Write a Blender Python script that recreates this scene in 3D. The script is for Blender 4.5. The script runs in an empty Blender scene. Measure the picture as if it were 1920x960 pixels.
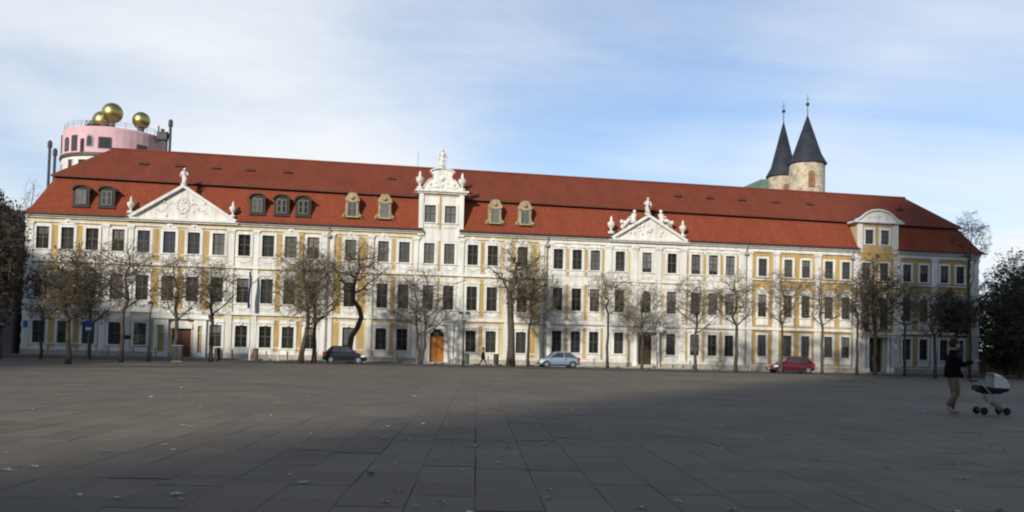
import bpy, math, random
from mathutils import Vector, Matrix, noise

# ------------------------------------------------------------------ camera, sky, sun, exposure
SC = bpy.context.scene
COL = SC.collection
R = math.radians
SUN_AZ, SUN_EL = R(215), R(22.5)          # sun stands behind the camera, a little to the left

cam = bpy.data.cameras.new('camera')
cam.sensor_fit = 'HORIZONTAL'; cam.sensor_width = 36
cam.lens = 1700 / 1920 * 36
cam.shift_y = 105 / 1920
cam.clip_start = 0.1; cam.clip_end = 5000
cam_o = bpy.data.objects.new('camera', cam); COL.objects.link(cam_o)
yaw, pitch, roll = R(8.49), R(2.31), R(1.41)
fwd = Vector((math.sin(yaw) * math.cos(pitch), math.cos(yaw) * math.cos(pitch), math.sin(pitch)))
r0 = Vector((math.cos(yaw), -math.sin(yaw), 0)); u0 = r0.cross(fwd)
rr = r0 * math.cos(roll) + u0 * math.sin(roll); uu = u0 * math.cos(roll) - r0 * math.sin(roll)
m = Matrix((rr, uu, -fwd)).transposed().to_4x4(); m.translation = (0, -88.5, 1.63)
cam_o.matrix_world = m
SC.camera = cam_o

world = bpy.data.worlds.new('World'); SC.world = world; world.use_nodes = True
nt = world.node_tree; N = nt.nodes; L = nt.links
bg = N['Background']; bg.inputs[1].default_value = 0.145
sky = N.new('ShaderNodeTexSky'); sky.sky_type = 'NISHITA'; sky.sun_disc = False
sky.sun_elevation = SUN_EL; sky.sun_rotation = SUN_AZ
sky.altitude = 50; sky.air_density = 1.0; sky.dust_density = 0.1; sky.ozone_density = 5.0
tc = N.new('ShaderNodeTexCoord')
sep = N.new('ShaderNodeSeparateXYZ'); L.new(tc.outputs['Generated'], sep.inputs[0])
def wmath(op, a, b=None, clamp=False):
    n = N.new('ShaderNodeMath'); n.operation = op; n.use_clamp = clamp
    for i, s in enumerate((a, b)):
        if s is None: continue
        if isinstance(s, (int, float)): n.inputs[i].default_value = s
        else: L.new(s, n.inputs[i])
    return n.outputs[0]
zc = wmath('MAXIMUM', sep.outputs[2], 0.0)
den = wmath('ADD', zc, 0.10)
px = wmath('DIVIDE', sep.outputs[0], den); py = wmath('DIVIDE', sep.outputs[1], den)
comb = N.new('ShaderNodeCombineXYZ'); L.new(px, comb.inputs[0]); L.new(py, comb.inputs[1])
mp = N.new('ShaderNodeMapping'); L.new(comb.outputs[0], mp.inputs[0])
mp.inputs['Location'].default_value = (2.218, 5.232, 0); mp.inputs['Rotation'].default_value = (0, 0, R(-62)); mp.inputs['Scale'].default_value = (0.20, 0.50, 1)
n1 = N.new('ShaderNodeTexNoise'); L.new(mp.outputs[0], n1.inputs['Vector'])
n1.inputs['Scale'].default_value = 1.3; n1.inputs['Detail'].default_value = 9; n1.inputs['Roughness'].default_value = 0.62; n1.inputs['Distortion'].default_value = 0.6
mp2 = N.new('ShaderNodeMapping'); L.new(comb.outputs[0], mp2.inputs[0])
mp2.inputs['Location'].default_value = (8.751, 5.92, 0); mp2.inputs['Scale'].default_value = (0.30, 0.14, 1)
n2 = N.new('ShaderNodeTexNoise'); L.new(mp2.outputs[0], n2.inputs['Vector'])
n2.inputs['Scale'].default_value = 1.6; n2.inputs['Detail'].default_value = 3
mix = wmath('ADD', wmath('MULTIPLY', n1.outputs[0], 0.52), wmath('MULTIPLY', n2.outputs[0], 0.78))
mr = N.new('ShaderNodeMapRange'); mr.interpolation_type = 'SMOOTHSTEP'; L.new(mix, mr.inputs[0])
mr.inputs[1].default_value = 0.465; mr.inputs[2].default_value = 0.80
# a thin veil looks thicker the lower one looks through it
veil = wmath('DIVIDE', 0.31, wmath('ADD', zc, 0.02), clamp=True)
cm = wmath('MULTIPLY', wmath('ADD', wmath('MULTIPLY', mr.outputs[0], 0.82), 0.18), veil, clamp=True)
mx = N.new('ShaderNodeMix'); mx.data_type = 'RGBA'
L.new(cm, mx.inputs[0]); L.new(sky.outputs[0], mx.inputs[6]); mx.inputs[7].default_value = (6.3, 6.55, 6.75, 1)
L.new(mx.outputs[2], bg.inputs[0])

sun = bpy.data.lights.new('sun', 'SUN'); sun.energy = 5.0; sun.angle = R(2.4); sun.color = (1.0, 0.94, 0.84)
sun_o = bpy.data.objects.new('sun', sun); COL.objects.link(sun_o)
sd = Vector((math.sin(SUN_AZ) * math.cos(SUN_EL), math.cos(SUN_AZ) * math.cos(SUN_EL), math.sin(SUN_EL)))
sun_o.rotation_euler = sd.to_track_quat('Z', 'Y').to_euler(); sun_o.location = sd * 300
vs = SC.view_settings
vs.view_transform = 'Standard'; vs.look = 'None'; vs.exposure = 0.0; vs.gamma = 1.0; vs.use_curve_mapping = False
SC.cycles.filter_width = 2.1

random.seed(11)

# ------------------------------------------------------------------ materials
MATS = {}
def mat(key, col, rough=0.8, var=0.15, scale=3.0, bump=0.0, bscale=30.0, metal=0.0, objvar=0.0, spec=0.3, col2=None, coat=0.0, stretch=None, streak=0.0):
    if key in MATS: return MATS[key]
    mm = bpy.data.materials.new(key); mm.use_nodes = True
    t = mm.node_tree; n = t.nodes; l = t.links; b = n['Principled BSDF']
    b.inputs['Roughness'].default_value = rough; b.inputs['Metallic'].default_value = metal
    b.inputs['Specular IOR Level'].default_value = spec
    if coat: b.inputs['Coat Weight'].default_value = coat; b.inputs['Coat Roughness'].default_value = 0.08
    geo = n.new('ShaderNodeNewGeometry')
    vec = geo.outputs['Position']
    if stretch:
        q = n.new('ShaderNodeMapping'); q.inputs['Scale'].default_value = stretch; l.new(vec, q.inputs[0]); vec = q.outputs[0]
    nz = n.new('ShaderNodeTexNoise'); nz.inputs['Scale'].default_value = scale; nz.inputs['Detail'].default_value = 6; nz.inputs['Roughness'].default_value = 0.6
    l.new(vec, nz.inputs['Vector'])
    rp = n.new('ShaderNodeValToRGB'); l.new(nz.outputs[0], rp.inputs[0])
    c2 = col2 or [c * (1 - var * 2) for c in col]; c1 = [min(1, c * (1 + var)) for c in col]
    rp.color_ramp.elements[0].position = 0.28; rp.color_ramp.elements[0].color = (*c2, 1)
    rp.color_ramp.elements[1].position = 0.68; rp.color_ramp.elements[1].color = (*c1, 1)
    out = rp.outputs[0]
    if objvar:
        oi = n.new('ShaderNodeObjectInfo'); mr_ = n.new('ShaderNodeMapRange'); l.new(oi.outputs['Random'], mr_.inputs[0])
        mr_.inputs[3].default_value = 1 - objvar; mr_.inputs[4].default_value = 1 + objvar
        hs = n.new('ShaderNodeHueSaturation'); l.new(out, hs.inputs['Color']); l.new(mr_.outputs[0], hs.inputs['Value']); out = hs.outputs[0]
    if streak:
        sm = n.new('ShaderNodeMapping'); sm.inputs['Scale'].default_value = (2.6, 2.6, 0.16); l.new(geo.outputs['Position'], sm.inputs[0])
        sn = n.new('ShaderNodeTexNoise'); sn.inputs['Scale'].default_value = 1.0; sn.inputs['Detail'].default_value = 8; sn.inputs['Roughness'].default_value = 0.68; l.new(sm.outputs[0], sn.inputs['Vector'])
        sr_ = n.new('ShaderNodeValToRGB'); l.new(sn.outputs[0], sr_.inputs[0])
        sr_.color_ramp.elements[0].position = 0.34; sr_.color_ramp.elements[0].color = (1 - streak, 1 - streak * 1.05, 1 - streak * 1.15, 1); sr_.color_ramp.elements[1].position = 0.54; sr_.color_ramp.elements[1].color = (1, 1, 1, 1)
        ml = n.new('ShaderNodeMix'); ml.data_type = 'RGBA'; ml.blend_type = 'MULTIPLY'; ml.inputs[0].default_value = 1
        l.new(out, ml.inputs[6]); l.new(sr_.outputs[0], ml.inputs[7]); out = ml.outputs[2]
    l.new(out, b.inputs['Base Color'])
    if bump:
        nb = n.new('ShaderNodeTexNoise'); nb.inputs['Scale'].default_value = bscale; nb.inputs['Detail'].default_value = 4; l.new(geo.outputs['Position'], nb.inputs['Vector'])
        bp = n.new('ShaderNodeBump'); bp.inputs['Strength'].default_value = bump; bp.inputs['Distance'].default_value = 0.03
        l.new(nb.outputs[0], bp.inputs['Height']); l.new(bp.outputs[0], b.inputs['Normal'])
    MATS[key] = mm
    return mm

OCHRE = mat('ochre plaster', (0.43, 0.295, 0.11), 0.9, 0.12, 0.9, 0.15, 18, stretch=(1, 1, 0.35), streak=.25)
PALEOCHRE = mat('pale ochre plaster', (0.56, 0.46, 0.27), 0.9, 0.10, 1.0, 0.1, 18, stretch=(1, 1, 0.35), streak=.22)
WHITE = mat('white stucco', (0.66, 0.645, 0.60), 0.88, 0.08, 1.1, 0.15, 14, stretch=(1, 1, 0.3), streak=.22)
CREAM = mat('cream plaster', (0.63, 0.61, 0.555), 0.9, 0.08, 0.8, 0.15, 14, stretch=(1, 1, 0.3), streak=.22)
STATUE = mat('weathered white stone', (0.60, 0.575, 0.52), 0.85, 0.16, 3.5, 0.5, 9)
PLINTH = mat('grey beige plinth stone', (0.36, 0.32, 0.26), 0.9, 0.16, 1.6, 0.3, 12)
FRAME = mat('weathered window paint', (0.065, 0.060, 0.052), 0.6, 0.1, 4)
PALEFRAME = mat('pale window paint', (0.17, 0.165, 0.14), 0.6, 0.1, 4)
DARKWOOD = mat('dark dormer cladding', (0.034, 0.030, 0.022), 0.7, 0.2, 3)
SAND = mat('ochre sandstone', (0.33, 0.26, 0.15), 0.9, 0.2, 2.2, 0.5, 9)
LEAD = mat('dark lead sheet', (0.055, 0.055, 0.055), 0.55, 0.2, 1.5)
GUTTER = mat('brown gutter', (0.055, 0.026, 0.02), 0.6, 0.2, 1)
PIPE = mat('grey downpipe', (0.30, 0.30, 0.29), 0.5, 0.1, 2)
DOOR_O = mat('orange brown door wood', (0.36, 0.135, 0.03), 0.5, 0.15, 2, stretch=(6, 6, 0.6))
DOOR_R = mat('red brown door wood', (0.13, 0.045, 0.03), 0.55, 0.15, 2, stretch=(6, 6, 0.6))
DOOR_D = mat('dark brown door wood', (0.05, 0.035, 0.022), 0.55, 0.15, 2, stretch=(6, 6, 0.6))
IRON = mat('black iron', (0.025, 0.025, 0.025), 0.5, 0.1, 3)
GREYMETAL = mat('grey metal', (0.22, 0.23, 0.22), 0.5, 0.15, 2)
BARK = mat('grey brown bark', (0.066, 0.055, 0.040), 0.95, 0.25, 2.5, 0.4, 14, objvar=0.2)
TWIG = mat('twig bark', (0.125, 0.102, 0.070), 0.95, 0.2, 2.0, objvar=0.2)
LEAFB = mat('dry brown leaves', (0.17, 0.125, 0.05), 0.8, 0.3, 2.0, objvar=0.15)
LEAFY = mat('yellow green leaves', (0.17, 0.15, 0.045), 0.8, 0.3, 2.0, objvar=0.15)
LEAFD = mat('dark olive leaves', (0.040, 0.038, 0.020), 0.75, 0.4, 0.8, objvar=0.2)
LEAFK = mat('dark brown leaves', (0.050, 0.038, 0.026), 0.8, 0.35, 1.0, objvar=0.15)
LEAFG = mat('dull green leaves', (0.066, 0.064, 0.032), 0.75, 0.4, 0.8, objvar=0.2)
LEAFR = mat('rusty red leaves', (0.14, 0.045, 0.018), 0.8, 0.3, 1.0)

def glass(key, a, b_):
    mm = bpy.data.materials.new(key); mm.use_nodes = True
    t = mm.node_tree; n = t.nodes; l = t.links; b = n['Principled BSDF']
    b.inputs['Roughness'].default_value = 0.06; b.inputs['Specular IOR Level'].default_value = 0.5
    oi = n.new('ShaderNodeObjectInfo'); geo = n.new('ShaderNodeNewGeometry')
    nz = n.new('ShaderNodeTexNoise'); nz.inputs['Scale'].default_value = 1.4; nz.inputs['Detail'].default_value = 3
    l.new(geo.outputs['Position'], nz.inputs['Vector'])
    ad = n.new('ShaderNodeMath'); ad.operation = 'ADD'; l.new(oi.outputs['Random'], ad.inputs[0]); l.new(nz.outputs[0], ad.inputs[1])
    mr_ = n.new('ShaderNodeMapRange'); l.new(ad.outputs[0], mr_.inputs[0]); mr_.inputs[1].default_value = 0.35; mr_.inputs[2].default_value = 1.6
    rp = n.new('ShaderNodeValToRGB'); l.new(mr_.outputs[0], rp.inputs[0])
    rp.color_ramp.elements[0].color = (*a, 1); rp.color_ramp.elements[1].color = (*b_, 1)
    l.new(rp.outputs[0], b.inputs['Base Color'])
    nb = n.new('ShaderNodeTexNoise'); nb.inputs['Scale'].default_value = 2.5; l.new(geo.outputs['Position'], nb.inputs['Vector'])
    bp = n.new('ShaderNodeBump'); bp.inputs['Strength'].default_value = 0.12; bp.inputs['Distance'].default_value = 0.02
    l.new(nb.outputs[0], bp.inputs['Height']); l.new(bp.outputs[0], b.inputs['Normal'])
    return mm
GLASS = glass('old window glass', (0.010, 0.011, 0.010), (0.040, 0.042, 0.038))
GLASSC = glass('window glass over pale curtain', (0.07, 0.074, 0.072), (0.16, 0.165, 0.155))

def roof_mat(key, c1, c2, c3):
    mm = bpy.data.materials.new(key); mm.use_nodes = True
    t = mm.node_tree; n = t.nodes; l = t.links; b = n['Principled BSDF']
    b.inputs['Roughness'].default_value = 0.92; b.inputs['Specular IOR Level'].default_value = 0.05
    geo = n.new('ShaderNodeNewGeometry')
    sp = n.new('ShaderNodeSeparateXYZ'); l.new(geo.outputs['Position'], sp.inputs[0])
    # tiles: rows by height, columns along the building
    cb = n.new('ShaderNodeCombineXYZ')
    k = n.new('ShaderNodeMath'); k.operation = 'ADD'; l.new(sp.outputs[2], k.inputs[0]); l.new(sp.outputs[1], k.inputs[1])
    l.new(sp.outputs[0], cb.inputs[0]); l.new(k.outputs[0], cb.inputs[1])
    br = n.new('ShaderNodeTexBrick'); l.new(cb.outputs[0], br.inputs['Vector'])
    br.inputs['Scale'].default_value = 1.0; br.inputs['Brick Width'].default_value = 0.18; br.inputs['Row Height'].default_value = 0.22
    br.inputs['Mortar Size'].default_value = 0.012; br.inputs['Bias'].default_value = 0.1
    br.inputs['Color1'].default_value = (*c1, 1); br.inputs['Color2'].default_value = (*c2, 1); br.inputs['Mortar'].default_value = (*c3, 1)
    nz = n.new('ShaderNodeTexNoise'); nz.inputs['Scale'].default_value = 0.5; nz.inputs['Detail'].default_value = 9; nz.inputs['Roughness'].default_value = 0.7
    sq = n.new('ShaderNodeMapping'); sq.inputs['Scale'].default_value = (1.3, .35, .35); l.new(geo.outputs['Position'], sq.inputs[0]); l.new(sq.outputs[0], nz.inputs['Vector'])
    rp = n.new('ShaderNodeValToRGB'); l.new(nz.outputs[0], rp.inputs[0])
    rp.color_ramp.elements[0].position = 0.3; rp.color_ramp.elements[0].color = (0.80, 0.80, 0.82, 1)
    rp.color_ramp.elements[1].position = 0.7; rp.color_ramp.elements[1].color = (1.07, 1.06, 1.03, 1)
    mu = n.new('ShaderNodeMix'); mu.data_type = 'RGBA'; mu.blend_type = 'MULTIPLY'; mu.inputs[0].default_value = 1
    l.new(br.outputs[0], mu.inputs[6]); l.new(rp.outputs[0], mu.inputs[7]); l.new(mu.outputs[2], b.inputs['Base Color'])
    bp = n.new('ShaderNodeBump'); bp.inputs['Strength'].default_value = 0.4; bp.inputs['Distance'].default_value = 0.02; bp.invert = True
    l.new(br.outputs['Fac'], bp.inputs['Height']); l.new(bp.outputs[0], b.inputs['Normal'])
    return mm
TILE = roof_mat('red clay roof tiles', (0.268, 0.070, 0.036), (0.204, 0.053, 0.030), (0.12, 0.028, 0.014))
TILE2 = roof_mat('old brown red roof tiles', (0.222, 0.062, 0.035), (0.172, 0.048, 0.029), (0.09, 0.024, 0.015))

def slab_mat(key, source):
    mm = bpy.data.materials.new(key); mm.use_nodes = True
    t = mm.node_tree; n = t.nodes; l = t.links; b = n['Principled BSDF']
    b.inputs['Roughness'].default_value = 0.72; b.inputs['Specular IOR Level'].default_value = 0.25
    geo = n.new('ShaderNodeNewGeometry')
    if source == 'object': rnd = n.new('ShaderNodeObjectInfo').outputs['Random']
    else:
        at = n.new('ShaderNodeAttribute'); at.attribute_name = 'tint'; rnd = at.outputs['Fac']
    nz = n.new('ShaderNodeTexNoise'); nz.inputs['Scale'].default_value = 0.5; nz.inputs['Detail'].default_value = 9; nz.inputs['Roughness'].default_value = 0.7
    l.new(geo.outputs['Position'], nz.inputs['Vector'])
    nf = n.new('ShaderNodeTexNoise'); nf.inputs['Scale'].default_value = 38; nf.inputs['Detail'].default_value = 5; nf.inputs['Roughness'].default_value = 0.7
    l.new(geo.outputs['Position'], nf.inputs['Vector'])
    a1 = n.new('ShaderNodeMath'); a1.operation = 'MULTIPLY_ADD'; l.new(nz.outputs[0], a1.inputs[0]); a1.inputs[1].default_value = 0.9
    rs = n.new('ShaderNodeMath'); rs.operation = 'MULTIPLY'; l.new(rnd, rs.inputs[0]); rs.inputs[1].default_value = 0.42; l.new(rs.outputs[0], a1.inputs[2])
    a2 = n.new('ShaderNodeMath'); a2.operation = 'MULTIPLY_ADD'; l.new(nf.outputs[0], a2.inputs[0]); a2.inputs[1].default_value = 1.1; l.new(a1.outputs[0], a2.inputs[2])
    mr_ = n.new('ShaderNodeMapRange'); l.new(a2.outputs[0], mr_.inputs[0]); mr_.inputs[1].default_value = 0.45; mr_.inputs[2].default_value = 2.0
    rp = n.new('ShaderNodeValToRGB'); l.new(mr_.outputs[0], rp.inputs[0])
    rp.color_ramp.elements[0].color = (0.069, 0.057, 0.041, 1); rp.color_ramp.elements[1].color = (0.172, 0.145, 0.105, 1)
    st = n.new('ShaderNodeTexNoise'); st.inputs['Scale'].default_value = 0.16; st.inputs['Detail'].default_value = 8; st.inputs['Roughness'].default_value = 0.62; st.inputs['Distortion'].default_value = 0.8
    l.new(geo.outputs['Position'], st.inputs['Vector'])
    sr = n.new('ShaderNodeValToRGB'); l.new(st.outputs[0], sr.inputs[0])
    sr.color_ramp.elements[0].position = 0.36; sr.color_ramp.elements[0].color = (0.76, 0.77, 0.79, 1); sr.color_ramp.elements[1].position = 0.62; sr.color_ramp.elements[1].color = (1.08, 1.06, 1.02, 1)
    sm_ = n.new('ShaderNodeMix'); sm_.data_type = 'RGBA'; sm_.blend_type = 'MULTIPLY'; sm_.inputs[0].default_value = 1
    l.new(rp.outputs[0], sm_.inputs[6]); l.new(sr.outputs[0], sm_.inputs[7]); l.new(sm_.outputs[2], b.inputs['Base Color'])
    bp = n.new('ShaderNodeBump'); bp.inputs['Strength'].default_value = 0.35; bp.inputs['Distance'].default_value = 0.01
    l.new(nf.outputs[0], bp.inputs['Height']); l.new(bp.outputs[0], b.inputs['Normal'])
    return mm

# ------------------------------------------------------------------ mesh helpers
ORG = {}
class MB:
    def __init__(s): s.v = []; s.f = []; s.mi = []; s.cur = 0
    def add(s, vs_, fs):
        o = len(s.v); s.v += [tuple(p) for p in vs_]; s.f += [tuple(i + o for i in q) for q in fs]; s.mi += [s.cur] * len(fs)
        return s
    def box(s, x0, x1, y0, y1, z0, z1):
        return s.add([(x0, y0, z0), (x1, y0, z0), (x1, y1, z0), (x0, y1, z0), (x0, y0, z1), (x1, y0, z1), (x1, y1, z1), (x0, y1, z1)],
                     [(0, 3, 2, 1), (4, 5, 6, 7), (0, 1, 5, 4), (1, 2, 6, 5), (2, 3, 7, 6), (3, 0, 4, 7)])
    def prism(s, poly, y0, y1):               # polygon in x,z (counter-clockwise seen from -y), extruded along y
        k = len(poly)
        vs_ = [(x, y0, z) for x, z in poly] + [(x, y1, z) for x, z in poly]
        return s.add(vs_, [tuple(range(k)), tuple(range(2 * k - 1, k - 1, -1))] + [(i, i + k, (i + 1) % k + k, (i + 1) % k) for i in range(k)])
    def prism_x(s, poly, x0, x1):             # polygon in y,z extruded along x
        k = len(poly)
        vs_ = [(x0, y, z) for y, z in poly] + [(x1, y, z) for y, z in poly]
        return s.add(vs_, [tuple(range(k - 1, -1, -1)), tuple(range(k, 2 * k))] + [(i, (i + 1) % k, (i + 1) % k + k, i + k) for i in range(k)])
    def lathe(s, prof, cx=0, cy=0, n=12, a0=0.0):
        vs_ = []; fs = []; k = len(prof)
        for r, z in prof:
            for i in range(n):
                a = a0 + 2 * math.pi * i / n; vs_.append((cx + r * math.cos(a), cy + r * math.sin(a), z))
        for j in range(k - 1):
            for i in range(n): fs.append((j * n + i, j * n + (i + 1) % n, (j + 1) * n + (i + 1) % n, (j + 1) * n + i))
        fs.append(tuple(range(n - 1, -1, -1))); fs.append(tuple(range((k - 1) * n, k * n)))
        return s.add(vs_, fs)
    def tube(s, pts, rad, n=6, cap=True):
        vs_ = []; fs = []; k = len(pts); pts = [Vector(p) for p in pts]
        d0 = (pts[1] - pts[0]).normalized()
        ref = Vector((0, 0, 1)) if abs(d0.z) < 0.9 else Vector((1, 0, 0))
        for j in range(k):
            d = (pts[min(j + 1, k - 1)] - pts[max(j - 1, 0)]).normalized()
            a = d.cross(ref)
            if a.length < 1e-4: a = d.cross(Vector((0, 1, 0)))
            a.normalize(); b = a.cross(d)
            r = rad[j] if isinstance(rad, (list, tuple)) else rad
            for i in range(n):
                t = 2 * math.pi * i / n; vs_.append(pts[j] + (a * math.cos(t) + b * math.sin(t)) * r)
        for j in range(k - 1):
            for i in range(n): fs.append((j * n + i, (j + 1) * n + i, (j + 1) * n + (i + 1) % n, j * n + (i + 1) % n))
        if cap: fs.append(tuple(range(n))); fs.append(tuple(range(k * n - 1, (k - 1) * n - 1, -1)))
        return s.add(vs_, fs)
    def ball(s, c, r, n=12, m_=8, sz=1.0):
        vs_ = []; fs = []
        for j in range(m_ + 1):
            p = math.pi * j / m_
            for i in range(n):
                a = 2 * math.pi * i / n
                vs_.append((c[0] + r * math.sin(p) * math.cos(a), c[1] + r * math.sin(p) * math.sin(a), c[2] - r * sz * math.cos(p)))
        for j in range(m_):
            for i in range(n): fs.append((j * n + i, j * n + (i + 1) % n, (j + 1) * n + (i + 1) % n, (j + 1) * n + i))
        return s.add(vs_, fs)
    def mesh(s, name, mats, org=(0, 0, 0), smooth=False):
        me = bpy.data.meshes.new(name)
        me.from_pydata([(x - org[0], y - org[1], z - org[2]) for x, y, z in s.v], [], s.f)
        for q in (mats if isinstance(mats, (list, tuple)) else [mats]): me.materials.append(q)
        if isinstance(mats, (list, tuple)) and len(mats) > 1: me.polygons.foreach_set('material_index', s.mi)
        if smooth: me.polygons.foreach_set('use_smooth', [True] * len(s.f))
        me.update(); return me
    def build(s, name, mats, parent=None, org=None, smooth=False):
        if org is None: org = ORG[parent.name] if parent else (0, 0, 0)
        return inst(name, s.mesh(name, mats, org, smooth), org, parent)
def inst(name, me, loc, parent=None):
    o = bpy.data.objects.new(name, me); COL.objects.link(o)
    ORG[o.name] = tuple(loc)
    if parent:
        o.parent = parent; p = ORG[parent.name]; o.location = (loc[0] - p[0], loc[1] - p[1], loc[2] - p[2])
    else: o.location = loc
    return o
def tag(o, label=None, cat=None, group=None, kind=None):
    if label: o['label'] = label
    if cat: o['category'] = cat
    if group: o['group'] = group
    if kind: o['kind'] = kind
    return o
def thing(name, loc, label, cat, group=None, rz=None):
    """an Empty at the thing's base; with rz the parts are built in its local space"""
    o = bpy.data.objects.new(name, None); COL.objects.link(o); o.location = loc; o.empty_display_size = 0.2
    ORG[o.name] = tuple(loc)
    if rz is not None: o.rotation_euler = (0, 0, rz); ORG[o.name] = (0, 0, 0)
    return tag(o, label, cat, group)
def g(y): return 0.32 * min(1.0, max(0.0, (-15 - y) / 45.0))

# ------------------------------------------------------------------ ground, road, pavement, square
gb = MB()
ys = [-420, -250, -150, -100, -60, -50, -40, -30, -22, -15, -8, 20, 120, 400, 1500]
xs = [-1500, -300, -100, -50, 0, 50, 100, 300, 1500]
for y in ys:
    for x in xs: gb.v.append((x, y, g(y) - 0.045))
for j in range(len(ys) - 1):
    for i in range(len(xs) - 1):
        a = j * len(xs) + i; gb.f.append((a, a + 1, a + 1 + len(xs), a + len(xs))); gb.mi.append(0)
tag(gb.build('ground', mat('dark joint grit', (0.066, 0.060, 0.050), 0.95, 0.3, 2.0, 0.4, 40)), kind='structure')
rb = MB(); rb.box(-120, 140, -14.6, -2.4, -0.3, -0.004)
tag(rb.build('road', mat('old asphalt', (0.062, 0.060, 0.056), 0.9, 0.3, 0.8, 0.4, 45)), kind='structure')
pv = MB(); pv.box(-120, 140, -2.3, 6.0, -0.3, 0.07)
tag(pv.build('pavement', mat('pale pavement setts', (0.20, 0.19, 0.17), 0.9, 0.2, 1.5, 0.4, 30)), kind='structure')
kb = thing('kerb', (0, -2.35, 0), None, None); kb['kind'] = 'structure'
km = MB().box(-1.0, 1.0, -0.07, 0.07, -0.2, 0.078).mesh('kerb_stone', mat('granite kerb', (0.24, 0.235, 0.225), 0.85, 0.2, 3, 0.3, 30, objvar=0.15))
for i in range(58): inst('kerb_stone', km, (-42 + i * 2.02, -2.36, 0), kb)

# the square: big concrete slabs laid in lanes that run towards the palace
plaza = thing('paved_square', (0, -70, 0.32), None, None); plaza['kind'] = 'structure'
LW, GAP, SA = 0.575, 0.005, R(6.3)
ca, sa = math.cos(SA), math.sin(SA)
ox, oy = -0.185, -79.9                       # a joint crossing seen in the photograph
def lane(a, b): return (ox + a * ca + b * sa, oy - a * sa + b * ca)
rng = random.Random(5)
slabs = []
for i in range(-90, 128):
    b = -14.0 + rng.random() * 1.15
    while b < 76:
        ln = (0.575, 0.86, 1.15)[(rng.random() > .3) + (rng.random() > .65)]
        slabs.append((i * LW, b, ln)); b += ln
yaw_ = R(8.49)
def cam_uv(x, y):
    dx, dy = x, y + 88.5
    return dx * math.cos(yaw_) - dy * math.sin(yaw_), dx * math.sin(yaw_) + dy * math.cos(yaw_)
near, far = [], []
for a, b, ln in slabs:
    cx, cy = lane(a + LW / 2, b + ln / 2)
    if cy > -15.2 or cy < -93: continue
    u, d = cam_uv(cx, cy)
    (near if (d > 6.3 and abs(u) < d * 0.60 + 0.8) else far).append((d, a, b, ln, cx, cy))
near.sort(); far += near[296:]; near = near[:296]
SL_O, SL_M = slab_mat('concrete slab', 'object'), slab_mat('concrete slab field', 'attr')
smesh = {}
for d, a, b, ln, cx, cy in near:
    if ln not in smesh:
        h, w = ln / 2 - GAP / 2, LW / 2 - GAP / 2; q = MB(); e = 0.004
        q.add([(-w, -h, -0.05), (w, -h, -0.05), (w, h, -0.05), (-w, h, -0.05), (-w, -h, -e), (w, -h, -e), (w, h, -e), (-w, h, -e),
               (-w + e, -h + e, 0), (w - e, -h + e, 0), (w - e, h - e, 0), (-w + e, h - e, 0)],
              [(8, 9, 10, 11), (4, 5, 9, 8), (5, 6, 10, 9), (6, 7, 11, 10), (7, 4, 8, 11), (0, 1, 5, 4), (1, 2, 6, 5), (2, 3, 7, 6), (3, 0, 4, 7)])
        smesh[ln] = q.mesh('paving_slab', SL_O)
    o = inst('paving_slab', smesh[ln], (cx + rng.uniform(-.003, .003), cy, g(cy) + rng.uniform(-0.003, 0.003)), plaza)
    o.rotation_euler = (rng.uniform(-0.004, 0.004), rng.uniform(-0.004, 0.004), -SA + rng.uniform(-0.004, 0.004))
q = MB(); tints = []
for d, a, b, ln, cx, cy in far:
    h, w = ln / 2 - GAP / 2, LW / 2 - GAP / 2; dz = rng.uniform(-0.002, 0.002); t = rng.random()
    P = [(a + LW / 2 + sx * w, b + ln / 2 + sy * h) for sx, sy in ((-1, -1), (1, -1), (1, 1), (-1, 1))]
    P = [lane(*p) for p in P]
    q.add([(x, y, g(y) - 0.05) for x, y in P] + [(x, y, g(y) + dz) for x, y in P], [(4, 5, 6, 7), (0, 1, 5, 4), (1, 2, 6, 5), (2, 3, 7, 6), (3, 0, 4, 7)])
    tints += [t] * 5
fo = q.build('slab_field', SL_M, plaza); fo['kind'] = 'stuff'
at = fo.data.attributes.new('tint', 'FLOAT', 'FACE'); at.data.foreach_set('value', tints)

# ------------------------------------------------------------------ the palace
PAL = thing('palace', (15.8, 0, 0), 'long baroque palace in white and ochre with a red mansard roof', 'palace')
XL, XR = -32.0, 63.7
def wall_sheet(name, x0, x1, z0, z1, ops, material, label=None, y=0.0, depth=0.26):
    xs_ = sorted({x0, x1, *[o[0] for o in ops], *[o[1] for o in ops]}); zs_ = sorted({z0, z1, *[o[2] for o in ops], *[o[3] for o in ops]})
    b = MB()
    for i in range(len(xs_) - 1):
        for j in range(len(zs_) - 1):
            cx, cz = (xs_[i] + xs_[i + 1]) / 2, (zs_[j] + zs_[j + 1]) / 2
            if any(o[0] < cx < o[1] and o[2] < cz < o[3] for o in ops): continue
            b.add([(xs_[i], y, zs_[j]), (xs_[i + 1], y, zs_[j]), (xs_[i + 1], y, zs_[j + 1]), (xs_[i], y, zs_[j + 1])], [(0, 1, 2, 3)])
    for a, c, d, e in ops:
        yy = y + depth
        b.add([(a, y, d), (a, y, e), (a, yy, e), (a, yy, d)], [(0, 1, 2, 3)]); b.add([(c, y, d), (c, yy, d), (c, yy, e), (c, y, e)], [(0, 1, 2, 3)])
        b.add([(a, y, d), (a, yy, d), (c, yy, d), (c, y, d)], [(0, 1, 2, 3)]); b.add([(a, y, e), (c, y, e), (c, yy, e), (a, yy, e)], [(0, 1, 2, 3)])
    o = b.build(name, material, PAL, org=((x0 + x1) / 2, y, z0))
    if label: o['label'] = label
    return o

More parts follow.
